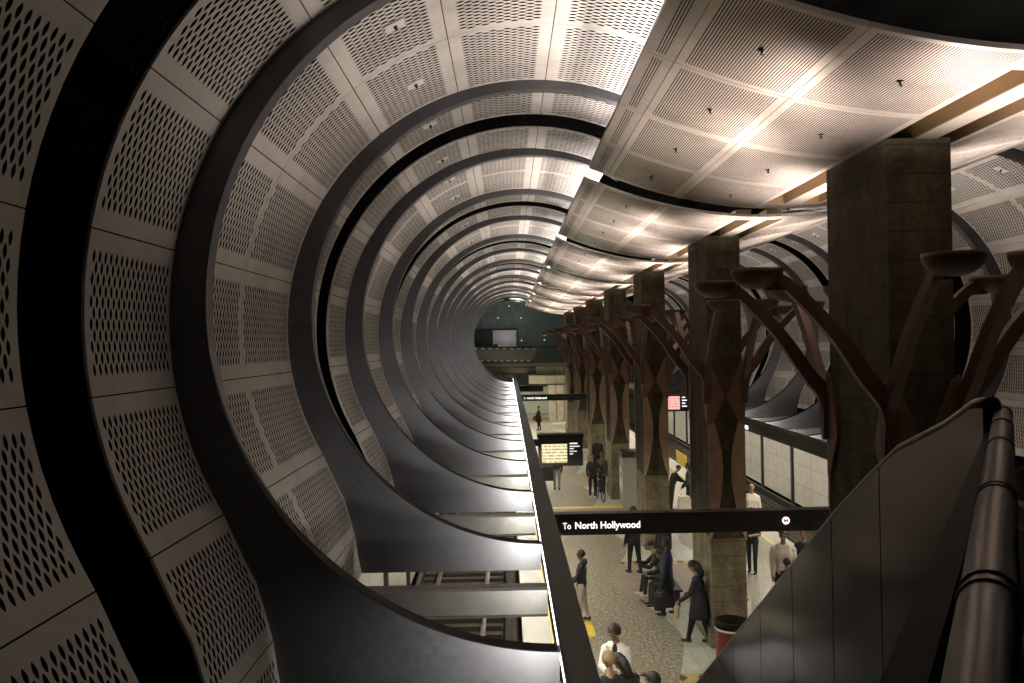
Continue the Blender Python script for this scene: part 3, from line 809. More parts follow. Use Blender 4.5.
# striped panel above the track portal
n = NT('striped mural'); sp = n.n('ShaderNodeSeparateXYZ'); n.link(n.pos(), sp.inputs[0]); nz = n.noise(1., 1, n.scaled(n.pos(), (5.5, .1, .4)))
M_mural = n.done(n.bsdf(n.ramp(nz, [(.36, (.05, .03, .03)), (.43, (.55, .45, .40)), (.5, (.45, .08, .05)), (.56, (.6, .5, .45)), (.64, (.25, .12, .08))]), .6))
a = at(478, 383, 17.3); b = at(514, 374.5, 17.3); q = MB(); q.box((a.x, a.y, a.z), (b.x, a.y+.1, b.z)); tag(q.build('striped_panel', M_mural), 'red and white striped panel below the footbridge above the near track', 'panel')
# concourse behind the far end of the platform
o = empty('far_screen_wall', at(545, 421, 17.4), 'pale greenish tiled screen wall at the far end of the platform', 'screen wall')
a = at(519, 421, 17.4); b = at(572, 386, 17.4); q = MB(); q.box((a.x, a.y, 0), (b.x, a.y+.2, b.z)); loc_build(q, 'wall_face', plain('pale green tile', (.42, .45, .36), .5), o)
pb(519, 413, 572, 414.5, 17.38, .1, M_brown, 'dado_rail', o)
for i, x in enumerate((549, 557, 565)):
    a = at(x, 424, 16.4+.0*i); q = MB(); q.box((a.x, a.y, 0), (a.x+.6, a.y+.7, 2.95)); bevel(q.build('pillar', plain('buff pillar', (.30, .26, .18), .7, 0, .2, 3)), .03)
    tag(bpy.data.objects[[w.name for w in bpy.data.objects if w.name.startswith('pillar')][-1]], 'square buff pillar below the footbridge, %s from the near platform edge' % ORD[i+1], 'pillar', kind='thing')

# ------------------------------------------------------------------ stair beside the viewer: steel balustrade, tube rail
bal = [(2.20, -.19), (2.266, -.197), (2.407, -.262), (2.709, -.370), (2.95, -.505), (3.235, -.675), (4.4, -1.442), (5.55, -2.20), (7.2, -3.29), (9.6, -4.87)]
XB = 1.23
root = empty('stair_balustrade', (XB, 2.2, 0), 'brushed stainless steel balustrade wall descending beside the stair', 'balustrade')
joints = [2.20, 2.83, 3.26, 3.73, 4.22, 4.75, 5.3, 5.9, 6.6, 7.4, 8.4, 9.6]
def ztop(y):
    for (a, za), (b, zb) in zip(bal, bal[1:]):
        if y <= b: return za+(zb-za)*(y-a)/(b-a)
    return bal[-1][1]
for a, b in zip(joints, joints[1:]):
    q = MB(); ys = sorted(set([a+.004, b-.004]+[y for y, z in bal if a < y < b]))
    poly = [(y, CZ+ztop(y)) for y in ys]+[(ys[-1], .02), (ys[0], .02)]
    n = len(poly); q.add([(XB, y, z) for y, z in poly]+[(XB+.05, y, z) for y, z in poly], [tuple(range(n)), tuple(range(2*n-1, n-1, -1))]+[(i, (i+1)%n, (i+1)%n+n, i+n) for i in range(n)])
    loc_build(q, 'steel_sheet', M_steel, root)
q = MB(); q.tube([(XB+.025, y, CZ+z+.008) for y, z in bal], .022, 10); loc_build(q, 'cap_rail', M_pipe_ring, root)
Zp = CZ-.215
p0, p1 = Vector((-.02, 0.0, Zp)), Vector((1.374, 2.36, Zp))
dv = (p1-p0).normalized()
root = empty('guard_rail', (.3, .5, CZ-1.55), 'dark tubular bronze guard rail with collars, turning down at the stair head', 'guard rail')
q = MB(); e1 = p1-dv*.05
path = [p0+dv*.02, p0+dv*.5, p0+dv*1.2, p0+dv*2.0, e1, p1+Vector((-.005, .005, 0)), p1+Vector((-.04, .0, 0)), Vector((1.30, 2.335, Zp+.004)), Vector((1.262, 2.31, Zp+.008))]
q.tube(path, .0225, 18); loc_build(q, 'tube', M_pipe, root)
for t in (.50, .79, 1.28, 1.84, 2.25, 2.62):
    c = p0+dv*t
    for s in (-.014, .014):
        q = MB(); q.tube([c+dv*(s-.002), c+dv*(s+.002)], .0242, 18); loc_build(q, 'collar', M_pipe_ring, root)
q = MB(); q.tube([Vector((1.352, 2.352, Zp)), Vector((1.268, 2.315, Zp+.006))], .027, 16); loc_build(q, 'end_sleeve', plain('satin sleeve', (.17, .14, .12), .5, .1), root)
b0, b1 = Vector((.05, .27, CZ-.275)), Vector((1.225, 2.19, CZ-.275)); bd = (b1-b0).normalized(); sd = Vector((bd.y, -bd.x, 0))
q = MB(); q.bar([b0+sd*.018, b1+sd*.018], .05, .030, sd); loc_build(q, 'lower_rail', M_dark, root)
for t in (.8, 1.3, 1.8, 2.3):
    q = MB(); c = p0+dv*t; q.tube([Vector((c.x-.01, c.y, CZ-1.55)), Vector((c.x-.01, c.y, Zp-.02))], .012, 8); loc_build(q, 'baluster', M_dark, root)
# the landing the viewer stands on and the flight of steps behind the balustrade
land = [(.0, -1.2), (.06, .1), (1.29, 2.2), (3.6, 2.2), (3.6, -1.2)]
n = len(land); mb = MB(); mb.add([(x, y, CZ-1.85) for x, y in land]+[(x, y, CZ-1.55) for x, y in land], [tuple(reversed(range(n))), tuple(range(n, 2*n))]+[(i, (i+1)%n, (i+1)%n+n, i+n) for i in range(n)])
struct('floor_landing', mb, M_brown)
root = empty('staircase', (2.4, 6, 0), 'dark flight of steps descending behind the steel balustrade', 'stairs')
ns = 28
for i in range(ns):
    y = 2.2+i*.262; z = CZ-1.55-(i+1)*.17
    q = MB(); q.box((XB+.06, y, max(0, z-.5)), (3.5, y+.28, z)); loc_build(q, 'step', M_brown, root)

# ------------------------------------------------------------------ things on the platform
c = on_floor(731, 652)
c = Vector((870*U, 3.97*S, 0))
root = empty('trash_drum', c, 'dark red trash drum with a black liner beside the second column', 'trash can')
q = MB(); R_ = .30; pr = [(.001, 0), (R_, 0), (R_, .02)]
for zz in (.28, .56): pr += [(R_, zz-.02), (R_+.012, zz), (R_, zz+.02)]
pr += [(R_, .82), (R_+.012, .84), (R_-.01, .85), (R_-.02, .4), (.001, .3)]
q.lathe(pr, c, 28); loc_build(q, 'drum', plain('dark red enamel', (.13, .018, .014), .4), root)
q = MB(); q.lathe([(R_+.018, .74), (R_+.022, .80), (R_+.02, .87), (R_-.02, .88), (R_-.05, .6), (.001, .5)], c, 28); loc_build(q, 'bin_liner', M_dark, root)
q = MB(); q.lathe([(R_+.014, .70), (R_+.022, .71), (R_+.022, .735), (R_+.014, .745)], c, 28); loc_build(q, 'rim_band', M_white, root)
# map case beside the third column
a = on_floor(631, 507)
root = empty('map_case', a, 'grey upright map case with dark top beside the third column', 'information stand')
q = MB(); q.box((a.x-.30, a.y-.1, 0), (a.x+.34, a.y+.9, 1.9)); bevel(loc_build(q, 'body', plain('map case grey', (.30, .28, .24), .5), root), .02)
q = MB(); q.box((a.x-.33, a.y-.13, 1.9), (a.x+.37, a.y+.93, 2.12)); bevel(loc_build(q, 'top_cap', M_black2, root), .02)
n = NT('map print'); nz = n.noise(1., 3, n.scaled(n.pos(), (1, 4, 3)))
q = MB(); q.box((a.x-.315, a.y, .45), (a.x-.302, a.y+.8, 1.8)); loc_build(q, 'map_sheet', n.done(n.bsdf(n.ramp(nz, [(.4, (.08, .07, .06)), (.5, (.5, .48, .44)), (.6, (.75, .73, .7))]), .4)), root)
# yellow tactile mat
a = on_floor(581, 622); b = on_floor(594, 637)
q = MB(); q.box((a.x+.05, b.y, 0), (b.x+.05, a.y, .012)); tag(q.build('tactile_mat', M_yellow), 'yellow tactile mat on the paving behind the hooded man', 'floor mat')

root = empty('edge_barrier', (1777*U, 10.3*S, 0), 'low yellow barrier panel standing along the far platform edge', 'barrier')
q = MB(); q.box((1774*U, 10.02*S, .03), (1780*U, 10.62*S, .66)); bevel(loc_build(q, 'board', M_yellow, root), .01)
for yy in (10.06, 10.57):
    q = MB(); q.box((1772*U, yy*S, 0), (1780*U, yy*S+.06, .05)); loc_build(q, 'foot', M_dark, root)
# ------------------------------------------------------------------ people
def capsule(mb, a, ra, b, rb, fl=1., n=10):
    a, b = Vector(a), Vector(b); L_ = (b-a); ln = L_.length
    if ln < 1e-4: b = a + Vector((0, 0, 1e-3)); L_ = b-a; ln = L_.length
    t = L_/ln; pts = []; r = []
    for i in range(4, -1, -1):
        th = PI/2*i/4.2; pts.append(a - t*ra*math.sin(th)); r.append(ra*math.cos(th))
    for i in range(0, 5):
        th = PI/2*i/4.2; pts.append(b + t*rb*math.sin(th)); r.append(rb*math.cos(th))
    mb.tube(pts, r, n)
PZONES = {}
def person(label, loc, face, h=1.74, top=(.1,.1,.1), pants=(.03,.03,.03), skin=(.32,.2,.14), shoes=(.02,.02,.02), hair=(.02,.016,.012), style='short',
           la=(5, 7, 12), ra=(5, 8, 12), ll=(4, 4), rl=(-4, 4), lean=0, head=(0, 0), bulk=1., seat=None, sleeves=True, coat=0., inx=(0, 0), vneck=None, hood=False):
    k = h/1.74
    sh = lambda p: Vector(p)
    lr = math.radians(lean)
    hipz = .93 if seat is None else seat/k
    # legs: (hip pitch, knee flex)
    def leg(s, hp, kf):
        hp_, kn = math.radians(hp), math.radians(hp-kf)
        H = Vector((s*.092, 0, 0)); K = H + Vector((s*.012, math.sin(hp_), -math.cos(hp_)))*.43
        A = K + Vector((0, math.sin(kn), -math.cos(kn)))*.42
        return H, K, A
    LH, LK, LA = leg(-1, *ll); RH, RK, RA = leg(1, *rl)
    low = min(LA.z, RA.z) - .075
    base = Vector((0, 0, -low)) if seat is None else Vector((0, 0, hipz))
    T = lambda l: Vector((0, math.sin(lr)*l, math.cos(lr)*l))
    pel = base; chest = base + T(.34); neck = base + T(.535)
    fwd = Vector((0, math.cos(lr), -math.sin(lr)))
    hp, hy = math.radians(head[0]), math.radians(head[1])
    hd = neck + T(.07) + Vector((0, math.sin(lr*.5+hp)*.13+.015, math.cos(lr*.5+hp)*.13))
    Rh = Matrix.Rotation(-hy, 3, 'Z') @ Matrix.Rotation(-(lr*.5+hp), 3, 'X')
    def arm(s, p, ab, fl, inn=0):
        sp = neck + T(-.10) + Vector((s*.172*bulk**.5, 0, 0))
        p_, ab_, q_ = math.radians(p)+lr*.3, math.radians(ab), math.radians(p+fl)+lr*.3
        E = sp + Vector((s*math.sin(ab_), math.sin(p_)*math.cos(ab_), -math.cos(p_)*math.cos(ab_)))*.29
        d2 = Vector((-s*inn, math.sin(q_), -math.cos(q_))).normalized()
        Wr = E + d2*.255
        return sp, E, Wr, d2
    LS, LE, LW, LD = arm(-1, *la, inx[0]); RS, RE, RW, RD = arm(1, *ra, inx[1])
    segs = []        # (a, ra, b, rb, zone)
    B = bulk
    def seg(a, r0, b, r1, z): segs.append((a*k, r0*k, b*k, r1*k, z))
    mb = MB()
    for s in (-1, 1):                       # torso as rows of side by side capsules: broad, shallow
        for o_ in (.35, .8):
            seg(pel+Vector((s*.085*o_, 0, -.02)), .108*B, pel+T(.16)+Vector((s*.075*o_, 0, 0)), .098*B, 'top' if coat else ('pants' if o_ < .3 else 'top'))
            seg(pel+T(.16)+Vector((s*.075*o_, 0, 0)), .098*B, chest+Vector((s*.10*o_, .005, 0)), .112*B, 'top')
            seg(chest+Vector((s*.10*o_, .005, 0)), .112*B, neck+T(-.07)+Vector((s*.11*o_, 0, 0)), .080*B, 'top')
        seg(pel+Vector((s*.06, 0, -.03)), .112*B, pel+Vector((s*.09, 0, -.05)), .10*B, 'pants')
    seg(neck+T(-.05), .062, neck+T(.07), .054, 'skin')
    for Sx, E, Wr, D in ((LS, LE, LW, LD), (RS, RE, RW, RD)):
        seg(Sx, .060*B, E, .048*B, 'top'); seg(E, .047*B, Wr, .034*B if not sleeves else .040*B, 'top' if sleeves else 'skin')
        seg(Wr, .028, Wr+D*.05, .030, 'skin')
        sd_ = D.cross(Vector((0, 1, .2))).normalized() if abs(D.y) < .9 else Vector((1, 0, 0))
        for j, (o_, ln) in enumerate(((-.027, .070), (-.009, .084), (.009, .080), (.027, .062))):
            a_ = Wr+D*.062+sd_*o_; m_ = a_+D*ln*.55+Vector((0, .006, 0)); seg(a_, .0105, m_, .010, 'skin'); seg(m_, .010, m_+(D+Vector((0, .35, 0))).normalized()*ln*.5, .009, 'skin')
        a_ = Wr+D*.03-sd_*.028; seg(a_, .012, a_+(D*.7-sd_*.6).normalized()*.055, .010, 'skin')
    for H, K, A in ((LH, LK, LA), (RH, RK, RA)):
        H, K, A = H+base, K+base, A+base
        seg(H, .094*B, K, .064*B, 'pants'); seg(K, .063*B, A+Vector((0, 0, .03)), .048, 'pants')
        seg(A+Vector((0, -.03, -.028)), .046, A+Vector((0, .13, -.040)), .034, 'shoe'); seg(A+Vector((0, -.02, .0)), .045, A+Vector((0, .05, -.03)), .04, 'shoe')
    for a, r0, b, r1, z in segs: capsule(mb, a, r0, b, r1)
    hc = hd*k
    # head: skull, jaw, nose, ears
    mb.ball(hc+Rh@Vector((0, -.012, .025))*k, .094*k, (.84, 1.05, 1.04), n=16, m=12, rot=Rh)
    mb.ball(hc+Rh@Vector((0, .028, -.050))*k, .066*k, (.86, .90, 1.05), n=14, m=10, rot=Rh)
    mb.tube([hc+Rh@Vector((0, .085, .022))*k, hc+Rh@Vector((0, .105, -.012))*k, hc+Rh@Vector((0, .085, -.024))*k], [.010*k, .017*k, .012*k], 8)
    for s in (-1, 1): mb.ball(hc+Rh@Vector((s*.082, -.005, -.002))*k, .026*k, (.45, .7, 1.15), n=8, m=6, rot=Rh)
    me = bpy.data.meshes.new('body'); me.from_pydata(mb.v, [], mb.f); me.update()
    tmp = bpy.data.objects.new('body', me); COL.objects.link(tmp)
    rm = tmp.modifiers.new('r', 'REMESH'); rm.mode = 'VOXEL'; rm.voxel_size = .0125*k
    sm = tmp.modifiers.new('s', 'SMOOTH'); sm.factor = .5; sm.iterations = 3
    dg = bpy.context.evaluated_depsgraph_get(); nm = bpy.data.meshes.new_from_object(tmp.evaluated_get(dg)); bpy.data.objects.remove(tmp)
    # clothing zones by nearest bone
    nv = len(nm.vertices); co = np.empty(nv*3, dtype=np.float32); nm.vertices.foreach_get('co', co); co = co.reshape(-1, 3)
    zs = ['skin', 'top', 'pants', 'shoe']; best = np.full(nv, 1e9); zi = np.zeros(nv, dtype=np.int32)
    allseg = segs + [(hc, .08*k, hc+Rh@Vector((0, .02, -.05))*k, .06*k, 'skin')]
    for a, r0, b, r1, z in allseg:
        a_, b_ = np.array(a), np.array(b); ab = b_-a_; t = np.clip(((co-a_)@ab)/max(1e-9, ab@ab), 0, 1)
        dd = np.linalg.norm(co-(a_+t[:, None]*ab), axis=1) - (r0+(r1-r0)*t)
        m_ = dd < best; best[m_] = dd[m_]; zi[m_] = zs.index(z)
    for mt in (plain('skin', skin, .55, 0, .06), plain('shirt cloth', top, .85, 0, .15, 12), plain('trouser cloth', pants, .85, 0, .15, 12), plain('shoe leather', shoes, .5)): nm.materials.append(mt)
    np_ = len(nm.polygons); mi = np.empty(np_, dtype=np.int32)
    ls = np.empty(np_, dtype=np.int32); nm.polygons.foreach_get('loop_start', ls); vi = np.empty(len(nm.loops), dtype=np.int32); nm.loops.foreach_get('vertex_index', vi)
    mi = zi[vi[ls]]; nm.polygons.foreach_set('material_index', mi); nm.polygons.foreach_set('use_smooth', np.ones(np_, dtype=bool)); nm.update()
    root = bpy.data.objects.new('person', nm); COL.objects.link(root); root.location = loc; root.rotation_euler.z = math.radians(face)
    tag(root, label, 'person')
    # eyes
    for s in (-1, 1):
        q = MB(); q.ball(hc+Rh@Vector((s*.031, .083, .026))*k, .011*k, n=8, m=6); q.build('eye', M_black, root)
    q = MB(); q.ball(hc+Rh@Vector((0, .086, -.056))*k, .02*k, (1.1, .4, .28), n=8, m=6, rot=Rh); q.build('mouth', plain('lips', tuple(x*.55 for x in skin), .5), root)
    # hair
    if style != 'bald':
        hm = plain('hair', hair, .6, 0, .35, 40); q = MB(); rnd = random.Random(hash(label) % 999 if False else len(label))
        n_, m_ = 22, 12; vs = []
        puff = {'short': 1.07, 'curly': 1.34, 'long': 1.12, 'bun': 1.09, 'hood': 1.3, 'cap': 1.08}[style]
        for i in range(m_+1):
            th = (PI*.64)*i/m_
            for j in range(n_):
                ph = 2*PI*j/n_; fr = math.sin(ph)           # +1 at the face
                lim = 1. - .52*max(0, fr)**1.2
                t = th*lim; nse = 1+(rnd.random()-.5)*(.12 if style == 'curly' else .03)
                vs.append(hc+Rh@Vector((math.sin(t)*math.cos(ph)*.86, math.sin(t)*math.sin(ph)*1.06-.13, math.cos(t)*1.06+.27))*(.094*k*puff*nse))
        q.add(vs, [(i*n_+j, (i+1)*n_+j, (i+1)*n_+(j+1)%n_, i*n_+(j+1)%n_) for i in range(m_) for j in range(n_)], 0, True)
        if style in ('long', 'bun'):
            back = Rh@Vector((0, -.085, 0))
            if style == 'long': q.tube([hc+Rh@Vector((0, -.06, .03))*k, hc+Rh@Vector((0, -.085, -.08))*k, hc+Rh@Vector((0, -.095, -.20))*k, hc+Rh@Vector((0, -.085, -.28))*k], [.085*k, .09*k, .075*k, .03*k], 12)
            else: q.ball(hc+Rh@Vector((0, -.12, .05))*k, .045*k)
        o_ = q.build('hair' if style not in ('hood', 'cap') else ('hood' if style == 'hood' else 'cap'), hm, root)
        if style == 'cap':
            q = MB(); q.ball(hc+Rh@Vector((0, .11, .06))*k, .07*k, (1, 1, .12), rot=Rh); q.build('cap_peak', hm, root)
    if vneck:
        q = MB(); nb = neck*k
        q.ball(nb+Vector((0, .085, -.10))*k, .075*k, (.62, .62, 1.5), rot=Matrix.Rotation(.25, 3, 'X')); q.build('shirt_front', plain('shirt front', vneck, .8), root)
    if hood:
        q = MB(); nb = neck*k; q.ball(nb+Vector((0, -.075, .015))*k, .105*k, (1.15, .75, .85)); q.build('hood', plain('hood cloth', top, .85), root)
    if coat:
        q = MB(); n_ = 20; pr = [(.125, .20), (.15, .05), (.165, -.1), (.165+coat*.10, -coat), (.15+coat*.10, -coat), (.14, -.08), (.11, .1)]
        vs = [(pel+Vector((r*1.15*math.cos(2*PI*j/n_)*B, r*math.sin(2*PI*j/n_)*B+math.sin(lr)*z*.5, z)))*k for r, z in pr for j in range(n_)]
        q.add(vs, [(i*n_+j, i*n_+(j+1)%n_, (i+1)*n_+(j+1)%n_, (i+1)*n_+j) for i in range(len(pr)-1) for j in range(n_)], 0, True)
        q.build('coat_skirt', plain('coat cloth', tuple(x*.9 for x in top), .85), root)
    R_ = Matrix.Rotation(math.radians(face), 3, 'Z'); Lc = Vector(loc)
    return root, {'lw': Lc+R_@((LW+LD*.08)*k), 'rw': Lc+R_@((RW+RD*.08)*k), 'head': Lc+R_@hc, 'chest': Lc+R_@(chest*k), 'pel': Lc+R_@(pel*k)}
# facing: 0 looks along the hall away from the viewer, 90 looks to the open vault, 180 looks to the viewer
def fp(x, y): return on_floor(x, y)
BLACK = (.012, .011, .011); DK = (.022, .020, .02)
person('person in a black hooded jacket and tan trousers by the black girder', fp(582.5, 621), 75, 1.58, (.016, .016, .018), (.42, .36, .28), (.10, .065, .045), BLACK, (.012, .01, .01), 'short', (18, 6, 40), (18, 6, 40), bulk=1.12, inx=(.3, .3), ll=(6, 6), rl=(-6, 5), hood=True)
person('curly-haired person in a white jacket looking down', fp(617.5, 732), 160, 1.72, (.80, .78, .74), (.05, .05, .06), (.34, .20, .135), BLACK, (.035, .016, .010), 'curly', (20, 10, 75), (20, 10, 75), head=(30, 12), bulk=1.12, inx=(.6, .6), vneck=(.02, .018, .018))
person('fair-haired person in a dark jacket seen from behind, below the white jacket', fp(612, 771), 8, 1.68, (.02, .02, .022), (.03, .03, .03), (.35, .22, .15), BLACK, (.22, .15, .07), 'curly', head=(15, 0))
person('dark-haired person in a bulky black coat bending beside the white jacket', fp(637, 772), 40, 1.68, (.008, .008, .009), (.02, .02, .02), (.25, .15, .1), BLACK, (.008, .007, .006), 'long', lean=24, bulk=1.3, head=(20, 0))
person('dark capped person at the lower edge of the picture', fp(656, 800), 60, 1.72, (.02, .018, .018), (.02, .02, .02), (.2, .13, .09), BLACK, (.012, .011, .011), 'cap', bulk=1.1)
person('standing person in black clothes partly behind the sign bar', fp(634.5, 573), 30, 1.78, BLACK, (.012, .012, .014), (.22, .14, .1), BLACK, (.012, .01, .01), 'short', ll=(8, 4), rl=(-8, 4), bulk=1.08)
_, jb = person('person in a blue sweater holding a black bag', fp(668, 615), 70, 1.76, (.022, .033, .080), (.012, .012, .014), (.06, .04, .03), BLACK, (.010, .009, .008), 'short', (4, 12, 8), (10, 6, 20), bulk=1.15, ll=(8, 5), rl=(-8, 5))
_, jw = person('person in a dark coat standing close against the second column', fp(700, 643), 62, 1.70, (.020, .023, .030), (.010, .010, .011), (.30, .19, .13), (.03, .03, .03), (.010, .009, .008), 'long', (22, 6, 30), (18, 6, 40), lean=4, head=(28, 0), bulk=1.2, coat=.34, ll=(18, 6), rl=(-10, 4))
person('person in a beige shirt with dark trousers facing the viewer', fp(784.5, 612), 165, 1.85, (.55, .49, .40), (.02, .02, .022), (.24, .15, .10), BLACK, (.014, .011, .01), 'short', (10, 7, 15), (10, 7, 15), bulk=1.3, head=(8, 10))
person('small dark-haired child in front of the beige shirt', fp(788, 618), 20, 1.30, (.012, .012, .013), BLACK, (.2, .13, .09), BLACK, (.008, .007, .006), 'curly')
person('dark-haired person in a black jacket beyond the beige shirt', fp(805.5, 603), 140, 1.74, (.012, .013, .013), BLACK, (.22, .14, .10), BLACK, (.008, .007, .006), 'short', bulk=1.1)
person('bald person in a white shirt above the sign bar', fp(752.5, 541), 170, 1.76, (.62, .57, .48), (.02, .02, .022), (.30, .19, .13), BLACK, BLACK, 'bald', (8, 10, 15), (8, 10, 15), bulk=1.15)
person('person with bare arms in black T-shirt and jeans below the sign bar', fp(752.5, 573), 150, 1.72, (.014, .014, .015), (.018, .019, .024), (.30, .19, .13), (.03, .03, .03), BLACK, 'short', (18, 10, 75), (12, 10, 60), sleeves=False, inx=(.6, .5), ll=(6, 3), rl=(-5, 3))
person('person bending over a white bag beside the third column', fp(671.5, 511), -65, 1.72, (.014, .014, .015), (.02, .02, .022), (.2, .13, .09), BLACK, BLACK, 'short', (40, 6, 20), (40, 6, 20), lean=26, head=(20, 0))
person('person in dark green standing beyond the bending figure', fp(689, 510), 80, 1.72, (.026, .048, .042), (.015, .015, .016), (.22, .14, .1), BLACK, (.02, .015, .012), 'long', (10, 6, 30), (10, 6, 30))
person('person in black with white sleeve stripes standing with a bicycle', fp(593, 498), 185, 1.76, (.022, .018, .02), (.014, .014, .015), (.24, .15, .11), (.5, .46, .42), (.03, .018, .012), 'long', (25, 40, 30), (20, 14, 30), bulk=1.05)
person('companion in a grey-green jacket behind the bicycle', fp(602.5, 493), 150, 1.70, (.070, .070, .055), (.02, .02, .02), (.2, .13, .09), BLACK, BLACK, 'short', bulk=1.1)
person('person in grey trousers standing behind the information board', fp(557, 490), 0, 1.76, (.02, .02, .022), (.24, .23, .22), (.2, .13, .09), BLACK, BLACK, 'short', bulk=1.08, ll=(3, 2), rl=(-3, 2))
person('lone distant person in black with a red bag', fp(539, 430.5), 70, 1.74, (.014, .016, .013), (.014, .014, .014), (.2, .13, .09), BLACK, BLACK, 'short', (20, 5, 40), (20, 5, 40), bulk=1.15, coat=.3)
person('person all in black in the shade between the fourth and fifth columns', fp(598, 476), 180, 1.86, BLACK, BLACK, (.1, .06, .04), BLACK, BLACK, 'short', bulk=1.1)
# seated people on a bench behind the blue sweater
bx = Vector((772*U, 5.02*S, 0))
root = empty('platform_bench', bx, 'dark metal bench behind the blue sweater beside the second column', 'bench')
q = MB(); q.box((bx.x-.25, bx.y-.9, .40), (bx.x+.25, bx.y+.9, .45)); bevel(loc_build(q, 'seat', M_black2, root), .012)
for s in (-.75, .75):
    q = MB(); q.box((bx.x-.2, bx.y+s-.03, 0), (bx.x+.2, bx.y+s+.03, .40)); loc_build(q, 'leg', M_black2, root)
person('seated person in a dark jacket with white shoes on the bench', bx+Vector((-.02, .3, 0)), 92, 1.76, (.016, .016, .017), (.02, .02, .021), (.28, .18, .13), (.55, .52, .46), BLACK, 'cap', (40, 8, 55), (40, 8, 55), ll=(82, 78), rl=(82, 70), seat=.53, lean=20, head=(10, 0), bulk=1.1, inx=(.3, .3))
person('seated person in dark clothes hunched over a bag on the bench', bx+Vector((.0, -.48, 0)), 100, 1.70, (.03, .025, .022), (.025, .022, .02), (.2, .13, .1), BLACK, BLACK, 'short', (30, 8, 60), (30, 8, 60), ll=(82, 78), rl=(82, 78), seat=.53, lean=15, head=(20, 0), bulk=1.1, inx=(.4, .4))
person('standing person in black behind the bench', bx+Vector((.25, 1.45, 0)), 120, 1.80, BLACK, BLACK, (.2, .13, .1), BLACK, BLACK, 'short', bulk=1.2)
# what they carry
def handbag(name, label, c, w, dpt, hgt, col, hz, rz=0, cat='bag'):
    root = empty(name, c, label, cat, rz=math.radians(rz))
    q = MB(); pr = [(-w/2, 0), (w/2, 0), (w*.47, hgt*.8), (w*.36, hgt), (-w*.36, hgt), (-w*.47, hgt*.8)]
    n = len(pr); q.add([(x, -dpt/2, z) for x, z in pr]+[(x, dpt/2, z) for x, z in pr], [tuple(range(n)), tuple(range(2*n-1, n-1, -1))]+[(i, i+n, (i+1)%n+n, (i+1)%n) for i in range(n)])
    bevel(q.build('body', plain(name+' cloth', col, .7), root), .025, 3)
    q = MB(); q.tube([(-w*.22, 0, hgt-.01), (-w*.2, 0, hgt+hz*.7), (0, 0, hgt+hz), (w*.2, 0, hgt+hz*.7), (w*.22, 0, hgt-.01)], .012, 8); q.build('handle', plain(name+' strap', tuple(x*.7 for x in col), .7), root)
lw = jb['lw']; handbag('briefcase', 'black soft briefcase held by the person in the blue sweater', Vector((lw.x-.03, lw.y-.02, lw.z-.53)), .46, .17, .40, (.012, .011, .012), .13, 60)
a = fp(663, 600)
c = fp(669, 515); handbag('tote_bag', 'white tote bag in front of the bending figure', fp(682, 512)+Vector((0, -.35, 0)), .50, .24, .66, (.62, .56, .46), .12, 20)
c = fp(536.3, 430); handbag('red_bag', 'small red bag carried by the lone distant person', Vector((c.x-.05, c.y-.25, .72)), .36, .2, .30, (.35, .03, .03), .12, 10)
c = fp(548, 487); handbag('duffel_bag', 'black bag hanging behind the girder beside the grey trousers', Vector((fp(550, 490).x-.1, fp(550, 490).y, .42)), .5, .4, .62, BLACK, .1, 0)
c = jw['lw']; handbag('paper_bag', 'small beige bag held by the person standing against the second column', Vector((c.x-.02, c.y-.02, c.z-.30)), .22, .1, .24, (.5, .38, .24), .05, 70)
# bicycle seen almost end on
c = fp(600, 500)
root = empty('bicycle', c, 'black bicycle seen end on beside the standing person', 'bicycle', rz=math.radians(-82))
def wheel(x):
    q = MB(); q.tube([(x+.33*math.cos(2*PI*i/28), 0, .34+.33*math.sin(2*PI*i/28)) for i in range(29)], .018, 8); w = q.build('wheel', M_dark, root)
    q = MB(); q.tube([(x, -.04, .34), (x, .04, .34)], .02, 8)
    for i in range(14):
        a_ = 2*PI*i/14; q.tube([(x, .015*(-1)**i, .34), (x+.32*math.cos(a_), 0, .34+.32*math.sin(a_))], .0025, 4)
    q.build('spokes', M_rail, w)
wheel(-.52); wheel(.52)
q = MB()
for a_, b_ in (((-.52,0,.34),(-.18,0,.86)), ((-.06,0,.32),(-.18,0,.86)), ((-.06,0,.32),(.36,0,.78)), ((-.18,0,.80),(.36,0,.86)), ((-.52,0,.34),(-.06,0,.32)), ((.52,0,.34),(.36,0,.95))): q.tube([a_, b_], .018, 8)
q.build('frame', M_black2, root)
q = MB(); q.tube([(.34, -.30, 1.0), (.36, -.1, 1.02), (.36, .1, 1.02), (.34, .30, 1.0)], .014, 8); q.tube([(.36, 0, .93), (.36, 0, 1.02)], .016, 8); q.build('handlebar', M_black, root)
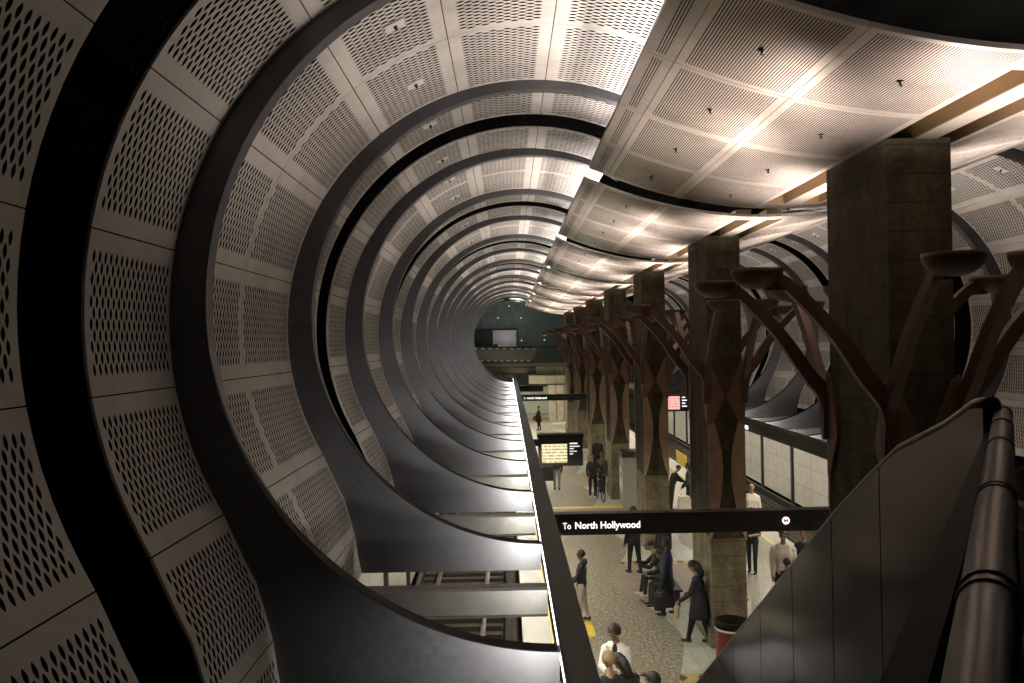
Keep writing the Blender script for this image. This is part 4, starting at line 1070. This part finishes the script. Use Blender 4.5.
q = MB(); q.ball((-.2, 0, .92), .1, (1.3, .7, .35)); q.build('saddle', M_dark, root)

# ------------------------------------------------------------------ far lamps and added fill (under and beyond the footbridge) and faint air
def plight(name, loc, e, col=(1, .9, .72), r=.2):
    ld = bpy.data.lights.new(name, 'POINT'); ld.energy = e; ld.color = col; ld.shadow_soft_size = r
    o = bpy.data.objects.new(name, ld); o.location = loc; COL.objects.link(o)
plight('far_end_light', at(531, 391, 15.9), 170, (1., .95, .75), .4); plight('far_end_light', at(556, 379, 15.6), 45, (1., .95, .75), .3); plight('far_end_light', at(545, 395, 14.9), 120, (1., .93, .75))  # second light added before the bridge to brighten its fascia panels
plight('far_end_light', at(590, 396, 16.), 60)
plight('bridge_lamp', at(506, 338, 17.75), 9, (.95, .88, .95), .05); plight('end_wall_fill', at(516, 308, 17.2), 200, (.85, 1., .9))  # second light added as fill for the end wall

# ------------------------------------------------------------------ world, camera, view
wd = bpy.data.worlds.new('World'); bpy.context.scene.world = wd; wd.use_nodes = True
bg = wd.node_tree.nodes['Background']; bg.inputs[0].default_value = (.8, .75, .7, 1); bg.inputs[1].default_value = .004
cam = bpy.data.cameras.new('camera'); co_ = bpy.data.objects.new('camera', cam); COL.objects.link(co_)
cam.sensor_width = 36; cam.lens = F*36/1024; cam.clip_start = .05; cam.clip_end = 300
cam.shift_x = (512-VPX)/1024; cam.shift_y = (VPY-341.5)/1024
co_.matrix_world = Matrix.Translation((0, 0, CZ)) @ Matrix.Rotation(PI/2, 4, 'X') @ Matrix.Rotation(-ROLL, 4, 'Z')
sc = bpy.context.scene; sc.camera = co_
sc.view_settings.view_transform = 'Standard'; sc.view_settings.look = 'None'; sc.view_settings.gamma = 1; sc.view_settings.use_curve_mapping = False
sc.view_settings.exposure = 0.30
cy = sc.cycles
cy.max_bounces = 6; cy.diffuse_bounces = 2; cy.glossy_bounces = 3; cy.transparent_max_bounces = 8; cy.transmission_bounces = 2
cy.sample_clamp_indirect = 4; cy.use_denoising = True; cy.caustics_reflective = False; cy.caustics_refractive = False; cy.use_light_tree = True
